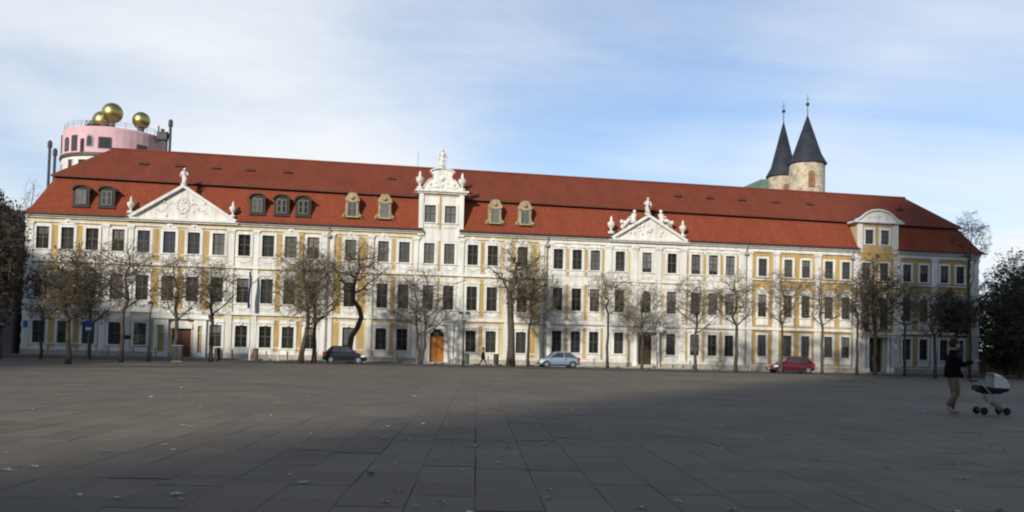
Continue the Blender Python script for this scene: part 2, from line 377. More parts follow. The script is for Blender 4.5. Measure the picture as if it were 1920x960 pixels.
MESH = {}; BL = random.Random(8); BLIND = mat('grey roller blind', (.13, .13, .125), .8, .15, 2, objvar=.4)
def cached(key, fn):
    if key not in MESH: MESH[key] = fn()
    return MESH[key]
def frame_mesh(w, h, mt, arch=False):
    def mk():
        b = MB(); t = 0.06
        b.box(-w / 2, -w / 2 + t, 0.11, 0.19, 0, h); b.box(w / 2 - t, w / 2, 0.11, 0.19, 0, h)
        b.box(-w / 2 + t, w / 2 - t, 0.11, 0.19, 0, t); b.box(-w / 2 + t, w / 2 - t, 0.11, 0.19, h - t, h)
        b.box(-0.045, 0.045, 0.105, 0.185, t, h - t)
        zt = h * 0.52
        b.box(-w / 2 + t, -0.045, 0.105, 0.185, zt - 0.045, zt + 0.045); b.box(0.045, w / 2 - t, 0.105, 0.185, zt - 0.045, zt + 0.045)
        for a, c in ((t, zt - 0.045), (zt + 0.045, h - t)):
            zz = (a + c) / 2
            b.box(-w / 2 + t, -0.045, 0.125, 0.165, zz - 0.014, zz + 0.014); b.box(0.045, w / 2 - t, 0.125, 0.165, zz - 0.014, zz + 0.014)
        return b.mesh('window', mt)
    return cached(('f', w, h, mt.name), mk)
def pane_mesh(w, h, mt):
    def mk():
        b = MB(); b.box(-w / 2 + 0.03, w / 2 - 0.03, 0.143, 0.155, 0.03, h - 0.03); return b.mesh('pane', mt)
    return cached(('p', w, h, mt.name), mk)
def surround_mesh(w, h, t, mt, style):
    def mk():
        b = MB(); i = 0.012; d = -0.075
        b.box(-w / 2 - t, -w / 2 + i, d, 0.02, -0.02, h + t); b.box(w / 2 - i, w / 2 + t, d, 0.02, -0.02, h + t)
        b.box(-w / 2 + i, w / 2 - i, d, 0.02, h - i, h + t)
        b.box(-w / 2 - t - 0.05, w / 2 + t + 0.05, d - 0.07, 0.03, -0.13, -0.022)
        e = w / 2 + t
        if style == 'arch':
            k = 8; lo = h + t; pts = [(-e - 0.08, lo), (e + 0.08, lo)] + [((e + 0.08) * math.cos(math.pi * j / k), lo + 0.14 + 0.42 * math.sin(math.pi * j / k)) for j in range(k + 1)]
            b.prism(pts, -0.13, 0.015)
        elif style == 'gable':
            lo = h + t; b.prism([(-e - 0.1, lo), (e + 0.1, lo), (e + 0.1, lo + 0.1), (0.16, lo + 0.50), (-0.16, lo + 0.50), (-e - 0.1, lo + 0.1)], -0.13, 0.015)
        elif style == 'crest':
            lo = h + t; b.prism([(-e, lo), (e, lo), (e - 0.1, lo + 0.12), (0.36, lo + 0.2), (0.28, lo + 0.44), (0, lo + 0.56), (-0.28, lo + 0.44), (-0.36, lo + 0.2), (-e + 0.1, lo + 0.12)], -0.12, 0.015)
            b.ball((0, -0.12, lo + 0.28), 0.13, 8, 5)
        elif style == 'head':
            lo = h + t; b.box(-e - 0.07, e + 0.07, -0.15, 0.02, lo + 0.001, lo + 0.12); b.box(-e + 0.05, e - 0.05, -0.06, 0.02, lo + 0.12, lo + 0.33); b.box(-0.12, 0.12, -0.17, 0.02, lo - 0.2, lo + 0.125)
        return b.mesh('window_surround', mt)
    return cached(('s', w, h, t, mt.name, style), mk)
def apron_mesh(w, h, mt, swag):
    def mk():
        b = MB(); b.box(-w / 2, w / 2, -0.055, 0.02, -h, 0)
        b.box(-w / 2 + 0.12, w / 2 - 0.12, -0.085, 0.0, -h + 0.1, -0.16)
        if swag:
            k = 7
            for j in range(k):
                t = j / (k - 1) * 2 - 1; b.ball((t * (w / 2 - 0.22), -0.09, -0.28 - 0.28 * (1 - t * t) * (h / 1.0)), 0.085, 6, 4)
        return b.mesh('apron', mt)
    return cached(('a', w, h, mt.name, swag), mk)
def window(x, z0, z1, w, style='plain', t=0.22, y=0.0, apron=0.0, curtain=False, fm=None, sm=None, swag=False, aw=None, parent=None):
    fm = fm or FRAME; sm = sm or WHITE
    h = round(z1 - z0, 3)
    o = inst('window', frame_mesh(w, h, fm), (x, y, z0), parent or PAL)
    if parent: return o
    inst('pane', pane_mesh(w, h, GLASSC if curtain else GLASS), (x, y, z0), o)
    if not curtain and BL.random() < .22:
        k_ = BL.choice((.34, .5, .5, .8)); inst('blind', cached(('b', w, h, k_), lambda: MB().box(-w / 2 + .06, w / 2 - .06, .1405, .1425, h * (1 - k_), h - .05).mesh('blind', BLIND)), (x, y, z0), o)
    inst('window_surround', surround_mesh(w, h, t, sm, style), (x, y, z0), o)
    if apron: inst('apron', apron_mesh(aw or w + 2 * t, apron, sm, swag), (x, y, z0 - 0.132), o)
    return o

FL = {'A': ((1.13, 3.17), (5.32, 7.65), (9.78, 11.82)), 'B': ((1.20, 3.28), (5.27, 7.63), (9.75, 11.74)),
      'C': ((1.38, 3.52), (5.55, 7.80), (9.68, 11.68)), 'D': ((1.50, 3.68), (5.55, 7.85), (9.73, 11.55))}
WID = {'A': 1.13, 'B': 1.05, 'C': 1.0, 'D': 0.95}
COLS = {'A': [-30.55, -28.4, -26.25, -23.95, -21.7, -19.4, -17.2, -14.95, -12.6, -10.4, -8.3, -6.2],
        'B': [-2.68, 0.46, 2.48, 4.88, 6.85, 9.17, 11.15, 14.15],
        'C': [17.75, 19.67, 21.53, 24.1, 26.9, 29.53, 32.05, 33.92, 35.73],
        'D': [39.25, 42.05, 44.0, 46.55, 48.45, 50.7, 52.75, 55.35, 57.3, 59.65, 61.5]}
NOF1 = {-19.4, -17.2, 4.88, 6.85, 26.9, 50.7, 52.75}
DOORS = {'A': [(-18.85, -17.15, 0.10, 2.75)], 'B': [(5.22, 6.58, 0.14, 3.34)], 'C': [(26.25, 27.55, 0.36, 3.55)], 'D': [(51.0, 52.5, 0.10, 3.55)]}
CURT = {(0.46, 2), (2.48, 2), (4.88, 2), (-2.68, 2), (-14.95, 2), (6.85, 2), (35.73, 2), (33.92, 1), (-8.3, 2), (21.53, 2)}
SECT = {'A': (XL, -4.8, PALEOCHRE, 'ochre and white facade at the west end'), 'B': (-4.8, 16.55, PALEOCHRE, 'ochre and white facade below the tall gable'),
        'C': (16.55, 37.45, CREAM, 'nearly white facade below the smaller pediment'), 'D': (37.45, XR, OCHRE, 'deep ochre facade at the east end')}
rw = random.Random(3)
for s, (x0, x1, mt, lb) in SECT.items():
    ops = [(a, b, c, d) for a, b, c, d in DOORS[s]]
    for ci, x in enumerate(COLS[s]):
        for fl in range(3):
            if fl == 0 and x in NOF1: continue
            z0, z1 = FL[s][fl]; w = WID[s]
            if s == 'D' and fl == 1 and x in (50.7, 52.75): z0 = 4.75
            ops.append((x - w / 2, x + w / 2, z0, z1))
            cur = (x, fl) in CURT
            if s in 'AB':
                st = ('arch', 'gable')[ci % 2] if fl == 1 else ('crest' if (fl == 2 and ci in (1, 5, 6, 10)) or (s == 'B' and ci in (0, 7) and fl == 2) else ('head' if fl == 0 else 'head' if fl == 2 and False else 'plain'))
                ap = (0.52, 0.72, 0.80)[fl]
                window(x, z0, z1, w, st, 0.235, apron=ap, curtain=cur, swag=fl > 0, aw=w + (0.44 if fl else 0.34))
            elif s == 'C':
                st = ('head', 'gable', 'head')[fl]
                if abs(x - 26.9) < 0.01: st = 'plain' if fl == 2 else 'arch'
                window(x, z0, z1, w, st, 0.19, apron=(0.55, 0.8, 0.55)[fl], curtain=cur, swag=fl == 1, aw=w + 0.38)
            else:
                st = ('plain', 'gable', 'plain')[fl]
                window(x, z0, z1, w, st, 0.20, apron=(0.62, 0.75 if z0 > 5 else 0.0, 0)[fl], curtain=cur, aw=w + 0.34, sm=WHITE)
    wall_sheet('facade_wall', x0, x1, 0, 13.0, ops, mt, lb)

# rear and end walls
b = MB()
b.add([(XL, 0, 0), (XL, 16.6, 0), (XL, 16.6, 13), (XL, 0, 13)], [(0, 3, 2, 1)]); b.add([(XR, 0, 0), (XR, 16.6, 0), (XR, 16.6, 13), (XR, 0, 13)], [(0, 1, 2, 3)])
b.add([(XL, 16.6, 0), (XR, 16.6, 0), (XR, 16.6, 13), (XL, 16.6, 13)], [(0, 3, 2, 1)])
b.build('rear_wall', CREAM, PAL)

# plinth, courses, cornice
def strips(name, z0, z1, y0, mt, gaps=(), x0=XL - 0.05, x1=XR + 0.05, y1=0.03):
    cuts = [x0]
    for a, c in sorted(gaps): cuts += [a, c]
    cuts.append(x1)
    for i in range(0, len(cuts), 2):
        if cuts[i + 1] - cuts[i] > 0.05: MB().box(cuts[i], cuts[i + 1], y0, y1, z0, z1).build(name, mt, PAL, org=((cuts[i] + cuts[i + 1]) / 2, y0, z0))
dg = [(-18.95, -17.05), (5.12, 6.68), (26.15, 27.65), (50.9, 52.6)]
strips('plinth', 0.0, 0.50, -0.10, PLINTH, dg)
strips('plinth_moulding', 0.503, 0.60, -0.13, WHITE, dg)
strips('string_course', 4.16, 4.34, -0.20, WHITE, [(49.9, 53.9)])
strips('string_course', 4.343, 4.46, -0.14, WHITE, [(49.9, 53.9)])
strips('string_course', 8.56, 8.72, -0.21, WHITE, x1=16.5); strips('string_course', 8.723, 8.83, -0.15, WHITE, x1=16.5)
strips('string_course', 8.60, 8.74, -0.18, WHITE, x0=22.4, x1=31.4)
strips('string_course', 9.30, 9.42, -0.16, WHITE, x0=37.5); strips('string_course', 8.28, 8.38, -0.14, PALEOCHRE, x0=37.5)
cg = [(4.15, 7.75), (49.75, 54.25)]
strips('architrave', 12.22, 12.34, -0.13, CREAM, cg)
strips('frieze', 12.345, 12.60, -0.05, PALEOCHRE, cg[:1], x1=16.5); strips('frieze', 12.345, 12.60, -0.05, WHITE, cg[1:], x0=16.5)
strips('cornice', 12.605, 12.76, -0.24, CREAM, cg); strips('cornice', 12.765, 12.92, -0.42, CREAM, cg)
# yellow fields with a thin pale border between the windows of the west half; thin ochre lesenes in the white part
def panel(x, w, z0, z1, border=True, mt=OCHRE):
    b = MB(); b.box(x - w / 2, x + w / 2, -0.02, 0.03, z0, z1)
    o = b.build('wall_panel', mt, PAL, org=(x, 0, z0))
    if border:
        c = MB(); t = 0.04
        c.box(x - w / 2 - t, x - w / 2, -0.035, 0.02, z0 - t, z1 + t); c.box(x + w / 2, x + w / 2 + t, -0.035, 0.02, z0 - t, z1 + t)
        c.box(x - w / 2, x + w / 2, -0.035, 0.02, z0 - t, z0); c.box(x - w / 2, x + w / 2, -0.035, 0.02, z1, z1 + t)
        c.build('panel_border', CREAM, o)
for x in (18.71, 20.60, 22.32, 31.05 + .1, 32.985, 34.825, 36.5):
    w = 0.30
    for z0, z1 in ((0.72, 3.9), (4.6, 8.2), (9.0, 9.45), (9.62, 11.75)): panel(x, w, z0, z1)
for x in (25.05, 28.62):
    for z0, z1 in ((0.72, 3.9), (4.6, 8.1), (9.1, 11.7)): panel(x, 0.26, z0, z1, mt=PALEOCHRE)
for x in (24.1, 29.53): panel(x, 0.85, 9.0, 9.12, mt=PALEOCHRE)
for x in (-29.475, -27.325, -20.55, -18.3, -16.075, -9.35, -7.25):
    for z0, z1 in ((0.75, 1.05), (1.22, 3.75), (4.65, 8.35), (8.98, 9.55), (9.72, 12.0)):
        if -19 < x < -17 and z0 < 4 or x in (-20.55, -16.075) and z0 < 4: continue
        panel(x, 0.54, z0, z1, z0 != 4.65)
for x, w in ((-3.84, .62), (-1.52, .62), (1.47, .34), (10.16, .36), (13.20, .44), (15.28, .62)):
    for z0, z1 in ((0.75, 1.05), (1.22, 3.75), (4.65, 8.35), (8.98, 9.55), (9.72, 12.0)): panel(x, w, z0, z1, z0 != 4.65)
# the bay under the gable is white, only a thin ochre strip between its windows
for x0, x1 in ((3.83, 4.118), (7.612, 7.89)): MB().box(x0, x1, -.018, .03, .61, 12.2).build('bay_field', WHITE, PAL, org=(x0, 0, .61))
MB().box(5.642, 6.088, -.018, .03, 4.47, 12.2).build('bay_field', WHITE, PAL, org=(5.865, 0, 4.47))
for z0, z1 in ((4.65, 8.35), (8.98, 12.1)): panel(5.865, .22, z0, z1)
for z0, z1 in ((7.66 + .8, 8.56), (12.0, 12.6)): MB().box(4.2, 7.7, -.028, .03, z0, z1).build('bay_field', WHITE, PAL, org=(5.865, 0, z0))
# pilasters
def pilaster(x, w, z0=0.605, z1=12.215, mt=WHITE, d=-0.11, quoin=False):
    b = MB(); b.box(x - w / 2, x + w / 2, d, 0.025, z0, z1)
    for a, c, e in ((z0 + 0.003, 0.35, 0.05), (z1 - 0.32, 0.10, 0.05), (z1 - 0.18, 0.17, 0.09), (4.5, 0.14, 0.04), (8.86, 0.14, 0.04)):
        b.box(x - w / 2 - e, x + w / 2 + e, d - e, 0.02, a, a + c)
    if quoin:
        z = z0 + 0.4; i = 0
        while z < z1 - 0.5:
            e = 0.035; b.box(x - w / 2 - (0.06 if i % 2 else 0), x + w / 2 + (0.06 if i % 2 else 0), d - e, 0.015, z, z + 0.42); z += 0.52; i += 1
    b.build('pilaster', mt, PAL, org=(x, 0, z0))
for x, w in ((-25.05, .55), (-22.82, .46), (-13.78, .56), (-11.48, .5), (-5.12, .5), (-4.42, .42), (-0.72, .5), (1.47, .01), (3.62, .42), (8.1, .42), (12.62, .46), (16.1, .42), (16.95, .42),
             (22.92, .62), (25.62, .6), (28.08, .6), (30.75, .62), (36.98, .45), (37.85, .55), (40.72, .66), (45.30, .66), (49.66, .72), (54.2, .7), (58.5, .7)):
    if w > 0.1: pilaster(x, w)
pilaster(-31.66, 0.62, quoin=True); pilaster(63.15, 0.9, quoin=True)
for x in (-4.77, 16.53, 37.38, 49.05):
    b = MB(); b.tube([(x, -0.19, 0.35), (x, -0.19, 11.9), (x, -0.34, 12.5), (x, -0.5, 12.86)], 0.055, 8); b.box(x - 0.16, x + 0.16, -0.42, -0.08, 11.85, 12.15)
    for z in (2, 5.2, 7, 10): b.box(x - 0.075, x + 0.075, -0.24, -0.02, z, z + 0.05)
    b.build('downpipe', PIPE, PAL, org=(x, -0.19, 0.35))

# --- roof
def zb(x): return 16.78 + (x + 30.2) / 92.7 * (15.86 - 16.78)
def zr(x): return 20.95 + (x + 27.2) / 87.4 * (20.18 - 20.95)
RX0, RX1 = XL - 0.5, XR + 0.55
BX0, BX1 = -30.2, 62.45
TX0, TX1 = -27.2, 60.25
def lower_front(name, x0, x1, cut):
    """steep lower slope: bell-cast at the eaves; cut=True starts behind a gable"""
    b = MB(); n = max(1, int((x1 - x0) / 4))
    rows = [(-0.5, 12.96), (-0.12, 13.22), (0.30, 13.74)] if not cut else [(0.30, 13.74)]
    P = []
    for i in range(n + 1):
        x = x0 + (x1 - x0) * i / n
        col = []
        for y, z in rows:
            xx = x
            if x == RX0 and not cut: xx = RX0 + (y + 0.5) * (BX0 - RX0) / 2.3
            if x == RX1 and not cut: xx = RX1 + (y + 0.5) * (BX1 - RX1) / 2.3
            col.append((xx, y, z))
        xb = BX0 if x == RX0 else BX1 if x == RX1 else x
        col.append((xb, 1.8, zb(xb)))
        P.append(col)
    k = len(P[0])
    for col in P: b.v += col
    for i in range(n):
        for j in range(k - 1): b.f.append((i * k + j, (i + 1) * k + j, (i + 1) * k + j + 1, i * k + j + 1)); b.mi.append(0)
    return b
lb_ = MB()
RANGES = [(RX0, -23.0, False), (-23.0, -13.45, True), (-13.45, 4.15, False), (4.15, 7.75, True), (7.75, 23.15, False), (23.15, 30.95, True), (30.95, 49.75, False), (49.75, 54.25, True), (54.25, RX1, False)]
for x0, x1, c in RANGES:
    t = lower_front('', x0, x1, c); lb_.add(t.v, t.f)
# hip ends and rear of the lower slope
YB = 16.6
for xe, xb in ((RX0, BX0), (RX1, BX1)):
    f_ = (0, 3, 2, 1) if xe < 0 else (0, 1, 2, 3)
    xs2 = [xe + (y + 0.5) * (xb - xe) / 2.3 for y in (-0.5, -0.12, 0.30)] + [xb]
    yz = [(-0.5, 12.96), (-0.12, 13.22), (0.30, 13.74), (1.8, zb(xb))]
    for j in range(3):
        lb_.add([(xs2[j], yz[j][0], yz[j][1]), (xs2[j], YB - yz[j][0], yz[j][1]), (xs2[j + 1], YB - yz[j + 1][0], yz[j + 1][1]), (xs2[j + 1], yz[j + 1][0], yz[j + 1][1])], [f_])
lb_.add([(RX0, YB + .5, 12.96), (RX1, YB + .5, 12.96), (BX1, YB - 1.8, zb(BX1)), (BX0, YB - 1.8, zb(BX0))], [(0, 3, 2, 1)])
ROOF = lb_.build('roof', TILE, PAL, org=(15.8, 8.3, 13.0)); ROOF['label'] = 'steep lower slope of the red tiled mansard roof'
ub = MB(); ov = 0.42
E0 = [(BX0 - ov, 1.8 - ov), (BX1 + ov, 1.8 - ov), (BX1 + ov, YB - 1.8 + ov), (BX0 - ov, YB - 1.8 + ov)]
nseg = 24
fr = [(BX0 - ov + (BX1 - BX0 + 2 * ov) * i / nseg) for i in range(nseg + 1)]; rd = [(TX0 + (TX1 - TX0) * i / nseg) for i in range(nseg + 1)]
for i in range(nseg):
    for yy, sgn in ((1.8 - ov, 1), (YB - 1.8 + ov, -1)):
        a, c = fr[i], fr[i + 1]
        qd = [(a, yy, zb(a) + 0.05), (c, yy, zb(c) + 0.05), (rd[i + 1], 8.3, zr(rd[i + 1])), (rd[i], 8.3, zr(rd[i]))]
        ub.add(qd, [(0, 1, 2, 3) if sgn > 0 else (0, 3, 2, 1)])
for xe, xt in ((BX0 - ov, TX0), (BX1 + ov, TX1)):
    ub.add([(xe, 1.8 - ov, zb(xe) + .05), (xe, YB - 1.8 + ov, zb(xe) + .05), (xt, 8.3, zr(xt))], [(0, 2, 1) if xe < 0 else (0, 1, 2)])
UP = ub.build('upper_roof', TILE2, PAL, org=(15.8, 8.3, 16.0)); UP['label'] = 'flatter upper slope of the red tiled mansard roof'
# boarded soffit under the projecting upper slope
db = MB()
for i in range(nseg):
    a, c = fr[i], fr[i + 1]; yo = 1.8 - ov
    db.add([(a, yo, zb(a) + 0.046), (c, yo, zb(c) + 0.046), (c, yo, zb(c) - 0.03), (a, yo, zb(a) - 0.03), (a, 1.83, zb(a) - 0.03), (c, 1.83, zb(c) - 0.03)], [(0, 3, 2, 1), (3, 4, 5, 2)])
db.build('soffit_board', GUTTER, PAL)
rg = MB(); rg.tube([(x, 8.3, zr(x) + 0.03) for x in rd], 0.13, 8); rg.build('ridge_tiles', TILE2, PAL)
for x0, x1, c in RANGES:
    if not c: MB().box(x0 - (0.1 if x0 == RX0 else -0.02), x1 + (0.1 if x1 == RX1 else -0.02), -0.60, -0.46, 12.90, 13.03).build('gutter', GUTTER, PAL, org=((x0 + x1) / 2, -0.53, 12.9))
# eyebrow vents on the upper slope
k = 8
vm = MB().prism([(0.42 * math.cos(math.pi * j / k), 0.32 * math.sin(math.pi * j / k)) for j in range(k + 1)], -0.28, 0.75).mesh('roof_vent', mat('tile grey vent', (0.09, 0.035, 0.028), 0.8, 0.2, 2))
for x in (-23.2, -19.8, -16.3, -13.0, -9.3, 1.1, 31.7, 35.3, 38.9, 42.8, 46.8, 57.5): inst('roof_vent', vm, (x, 5.0, zb(x) + (zr(x) - zb(x)) * (5.0 - 1.38) / 6.92 + 0.02), PAL)
an = MB(); an.tube([(3.9, 8.3, 20.5), (3.9, 8.3, 22.6)], .022, 5); an.ball((3.9, 8.3, 21.9), .06, 6, 4); an.build('lightning_rod', GREYMETAL, PAL)

# --- ornaments
def figure(name, x, y, z, h, seed, parent=PAL):
    r = random.Random(seed); b = MB(); s = h / 1.75
    b.box(x - .27 * s, x + .27 * s, y - .24 * s, y + .24 * s, z, z + .16 * s)
    prof = [(.26, .16), (.24, .35), (.20, .70), (.17, .92), (.21, 1.08), (.25, 1.28), (.23, 1.40), (.09, 1.46), (.075, 1.52)]
    o = len(b.v); b.lathe([(a * s, z + c * s) for a, c in prof], x, y, 10)
    for i in range(o, len(b.v)):
        p = Vector(b.v[i]); k_ = 1 + 0.25 * noise.noise(p * 3.5 + Vector((seed, 0, 0))); lean = 0.06 * s * math.sin((p.z - z) / h * 5 + seed)
        b.v[i] = (x + (p.x - x) * k_ + lean, y + (p.y - y) * k_, p.z)
    b.ball((x + 0.02, y - 0.02, z + 1.64 * s), .13 * s, 8, 6, 1.15)
    sg = 1 if seed % 2 else -1
    b.tube([(x + sg * .22 * s, y, z + 1.34 * s), (x + sg * .40 * s, y - .08 * s, z + 1.12 * s), (x + sg * .24 * s, y - .22 * s, z + 0.98 * s)], [.085 * s, .07 * s, .05 * s], 6)
    b.tube([(x - sg * .22 * s, y, z + 1.34 * s), (x - sg * .34 * s, y - .04 * s, z + 1.08 * s), (x - sg * .30 * s, y - .14 * s, z + 0.80 * s)], [.085 * s, .07 * s, .05 * s], 6)
    b.tube([(x + sg * .1 * s, y - .2 * s, z + .2 * s), (x + sg * .26 * s, y - .16 * s, z + .7 * s), (x - sg * .12 * s, y - .2 * s, z + 1.1 * s)], [.1 * s, .08 * s, .06 * s], 6)
    return b.build(name, STATUE, parent, org=(x, y, z), smooth=True)
def urn(x, y, z, h, parent=PAL):
    s = h / 1.5; b = MB(); b.box(x - .24 * s, x + .24 * s, y - .24 * s, y + .24 * s, z, z + .2 * s)
    b.lathe([(a * s, z + c * s) for a, c in ((.17, .2), (.08, .32), (.10, .42), (.26, .62), (.33, .80), (.30, .90), (.34, .94), (.20, 1.0), (.09, 1.08), (.13, 1.18), (.10, 1.32), (.02, 1.5))], x, y, 12)
    return b.build('urn', STATUE, parent, org=(x, y, z), smooth=True)
def pediment(xa, xb_, xm, z0, zt, mt, relief, label):
    # tympanum first, the rest are its sub-parts
    b = MB(); b.prism([(xa + .25, z0), (xb_ - .25, z0), (xm, zt - .16)], -0.12, 0.32)
    P = b.build('pediment', mt, PAL, org=(xm, 0, z0)); P['label'] = label
    c = MB(); c.box(xa - .05, xb_ + .05, -0.50, 0.3, z0 - 0.17, z0 + 0.03); c.box(xa + .05, xb_ - .05, -0.34, 0.3, z0 - 0.32, z0 - 0.172); c.build('pediment_cornice', mt, P)
    c = MB()
    for x0 in (xa, xb_):
        dx, dz = xm - x0, zt - z0; ln = math.hypot(dx, dz); nx, nz_ = -dz / ln, dx / ln
        if nz_ < 0: nx, nz_ = -nx, -nz_
        t = 0.26
        pts = [(x0, z0 + .035), (xm, zt + .035), (xm, zt + .035 - t * ln / abs(dx)), (x0 + t * ln / dz * (1 if dx > 0 else -1), z0 + .035)]
        if dx > 0: pts = pts[::-1]
        c.prism(pts, -0.46 if dx > 0 else -0.458, 0.3)
    c.build('raking_cornice', mt, P)
    c = MB()   # small saddle roof behind, sheeted in lead
    c.prism([(xa + .1, z0 + .06), (xb_ - .1, z0 + .06), (xm, zt + .09)], 0.302, 1.75); c.build('saddle_roof', LEAD, P)
    r = random.Random(relief); c = MB()
    W = (xb_ - xa)
    for i in range(34):
        t = r.gauss(0, 0.13 if relief == 1 else 0.2); x = xm + t * W; hmax = (zt - z0) * (1 - abs(x - xm) / (W / 2)) - .45
        if hmax < .3: continue
        c.ball((x, -0.06, z0 + .25 + r.random() * min(hmax, 2.0) * .9), r.uniform(.08, .2), 7, 5)
    if relief == 1:
        for j in range(16):
            a = 2 * math.pi * j / 16; c.ball((xm + .55 * math.cos(a), -0.05, z0 + 1.35 + .7 * math.sin(a)), .16, 7, 5)
        for sx in (-1, 1):
            for j in range(7): c.ball((xm + sx * (.8 + j * .22), -0.05, z0 + 1.5 - j * .12 + .2 * math.sin(j)), .14, 7, 5)
    c.build('relief', STATUE, P, smooth=True)['kind'] = 'stuff'
    return P
pediment(-23.3, -13.15, -18.28, 12.95, 16.22, WHITE, 1, 'broad white pediment with carved relief')
figure('statue', -18.3, -0.05, 16.2, 1.62, 1); urn(-22.95, -0.05, 13.35, 1.6); urn(-13.75, -0.05, 13.38, 1.55)
pediment(22.85, 31.25, 26.9, 12.95, 15.5, WHITE, 2, 'smaller white pediment with carved relief')
figure('statue', 26.85, -0.05, 15.5, 1.75, 2); urn(23.1, -0.02, 13.4, 1.85); urn(30.6, -0.02, 13.4, 1.75)
def reclining(x0, sg, seed):
    b = MB(); r = random.Random(seed)
    # seated figure leaning on the slope, legs stretched outwards, a trophy behind
    zz = lambda x: 12.98 + (15.5 - 12.95) * (1 - abs(x - 26.9) / (4.05 if x < 26.9 else 4.35)) + 0.03
    hip = Vector((x0, -0.05, zz(x0) + .25)); sh = hip + Vector((-sg * .12, 0, .62)); knee = hip + Vector((sg * .55, -.15, .02)); foot = Vector((x0 + sg * 1.15, -.1, zz(x0 + sg * 1.15) + .08))
    b.tube([hip + Vector((0, 0, -.22)), hip, hip + Vector((0, 0, .3)), sh, sh + Vector((0, 0, .16))], [.36, .34, .27, .30, .09], 8); b.ball(tuple(sh + Vector((0, -.03, .32))), .17, 8, 6, 1.15)
    b.tube([hip, knee, foot], [.24, .19, .10], 7); b.tube([hip + Vector((0, .15, 0)), knee + Vector((-sg * .1, .2, .12)), foot + Vector((-sg * .1, .2, 0))], [.24, .18, .1], 7)
    b.tube([sh, sh + Vector((sg * .4, -.1, -.22)), sh + Vector((sg * .62, -.1, -.30))], [.11, .09, .06], 6)
    for j in range(9): b.ball((x0 + sg * r.uniform(.2, 1.2), .12, zz(x0 + sg * .8) + r.uniform(.1, .75)), r.uniform(.14, .24), 7, 5)
    b.build('reclining_statue', STATUE, PAL, org=(x0, 0, 13), smooth=True)
reclining(25.35, -1, 4); reclining(28.35, 1, 5)

# --- tall central gable
gw = [(4.88 - .56, 4.88 + .56, 13.78, 15.46), (6.85 - .56, 6.85 + .56, 13.78, 15.46)]
wall_sheet('gable_wall', 3.78, 8.16, 12.6, 16.75, gw, WHITE, 'white front of the tall central gable', y=-0.03)
for x in (3.78, 8.16): MB().add([(x, -0.03, 13), (x, 2.4, 13), (x, 2.4, 16.75), (x, -0.03, 16.75)], [(0, 3, 2, 1) if x < 5 else (0, 1, 2, 3)]).build('gable_side', PALEOCHRE, PAL)
for x in (4.88, 6.85): window(x, 13.78, 15.46, 1.12, 'plain', 0.20, y=-0.03, apron=0.42, curtain=True, aw=1.4)
MB().box(5.765, 5.965, -.055, 0, 13.1, 16.5).build('wall_panel', OCHRE, PAL, org=(5.865, 0, 13.1)); MB().box(4.25, 7.7, -.05, 0, 16.35, 16.45).build('wall_panel', OCHRE, PAL, org=(5.865, 0, 16.35))
for x in (4.0, 7.94): MB().box(x - .22, x + .22, -0.17, 0.0, 13.0, 16.74).build('pilaster', WHITE, PAL, org=(x, 0, 13))
for x in (4.0, 7.94): MB().box(x - .30, x + .30, -0.23, 0.0, 12.45, 13.0).build('pilaster_base', WHITE, PAL, org=(x, 0, 12.45))
c = MB(); c.box(3.35, 8.58, -0.45, 2.3, 16.76, 16.93); c.box(3.52, 8.42, -0.28, 2.3, 16.60, 16.757); c.build('gable_cornice', WHITE, PAL)
half = [(2.05, 16.94), (1.85, 17.05), (1.72, 17.32), (1.55, 17.62), (1.30, 17.95), (1.05, 18.05), (.96, 18.12), (.93, 18.5), (.98, 18.6), (1.1, 18.66), (1.08, 18.82), (.7, 18.98), (.32, 19.1)]
pts = [(5.97 - half[0][0], half[0][1]), (5.97 + half[0][0], half[0][1])] + [(5.97 + a, z) for a, z in half[1:]] + [(5.97 - a, z) for a, z in half[1:]][::-1]
c = MB(); c.prism(pts, -0.12, 0.35)
GT = c.build('gable_top', WHITE, PAL, org=(5.97, 0, 16.94))
c = MB()
for sx in (-1, 1):
    c.tube([(5.97 + sx * a, -0.13, z) for a, z in half], 0.075, 6); c.ball((5.97 + sx * 1.15, -.02, 17.5), .22, 10, 8); c.ball((5.97 + sx * .62, -.04, 17.65), .14, 10, 8); c.tube([(5.97 + sx * .3, -.13, 17.2), (5.97 + sx * .8, -.13, 17.25), (5.97 + sx * 1.3, -.13, 17.12), (5.97 + sx * 1.6, -.13, 17.3)], .06, 6)
c.ball((5.97, .1, 18.1), .38, 12, 9); c.ball((5.97, .08, 17.4), .3, 12, 9)
c.tube([(5.97 + 1.2 * math.cos(math.pi * j / 10), -.16, 18.68 + .42 * math.sin(math.pi * j / 10)) for j in range(11)], .10, 6)
c.build('relief', STATUE, GT, smooth=True)['kind'] = 'stuff'
figure('statue', 5.95, 0.05, 19.08, 1.95, 3); urn(3.80, -0.05, 16.93, 1.85); urn(7.95, -0.05, 16.93, 1.85)
MB().prism([(3.9, 16.94), (8.05, 16.94), (5.97, 18.4)], 0.36, 3.6).build('saddle_roof', LEAD, PAL)

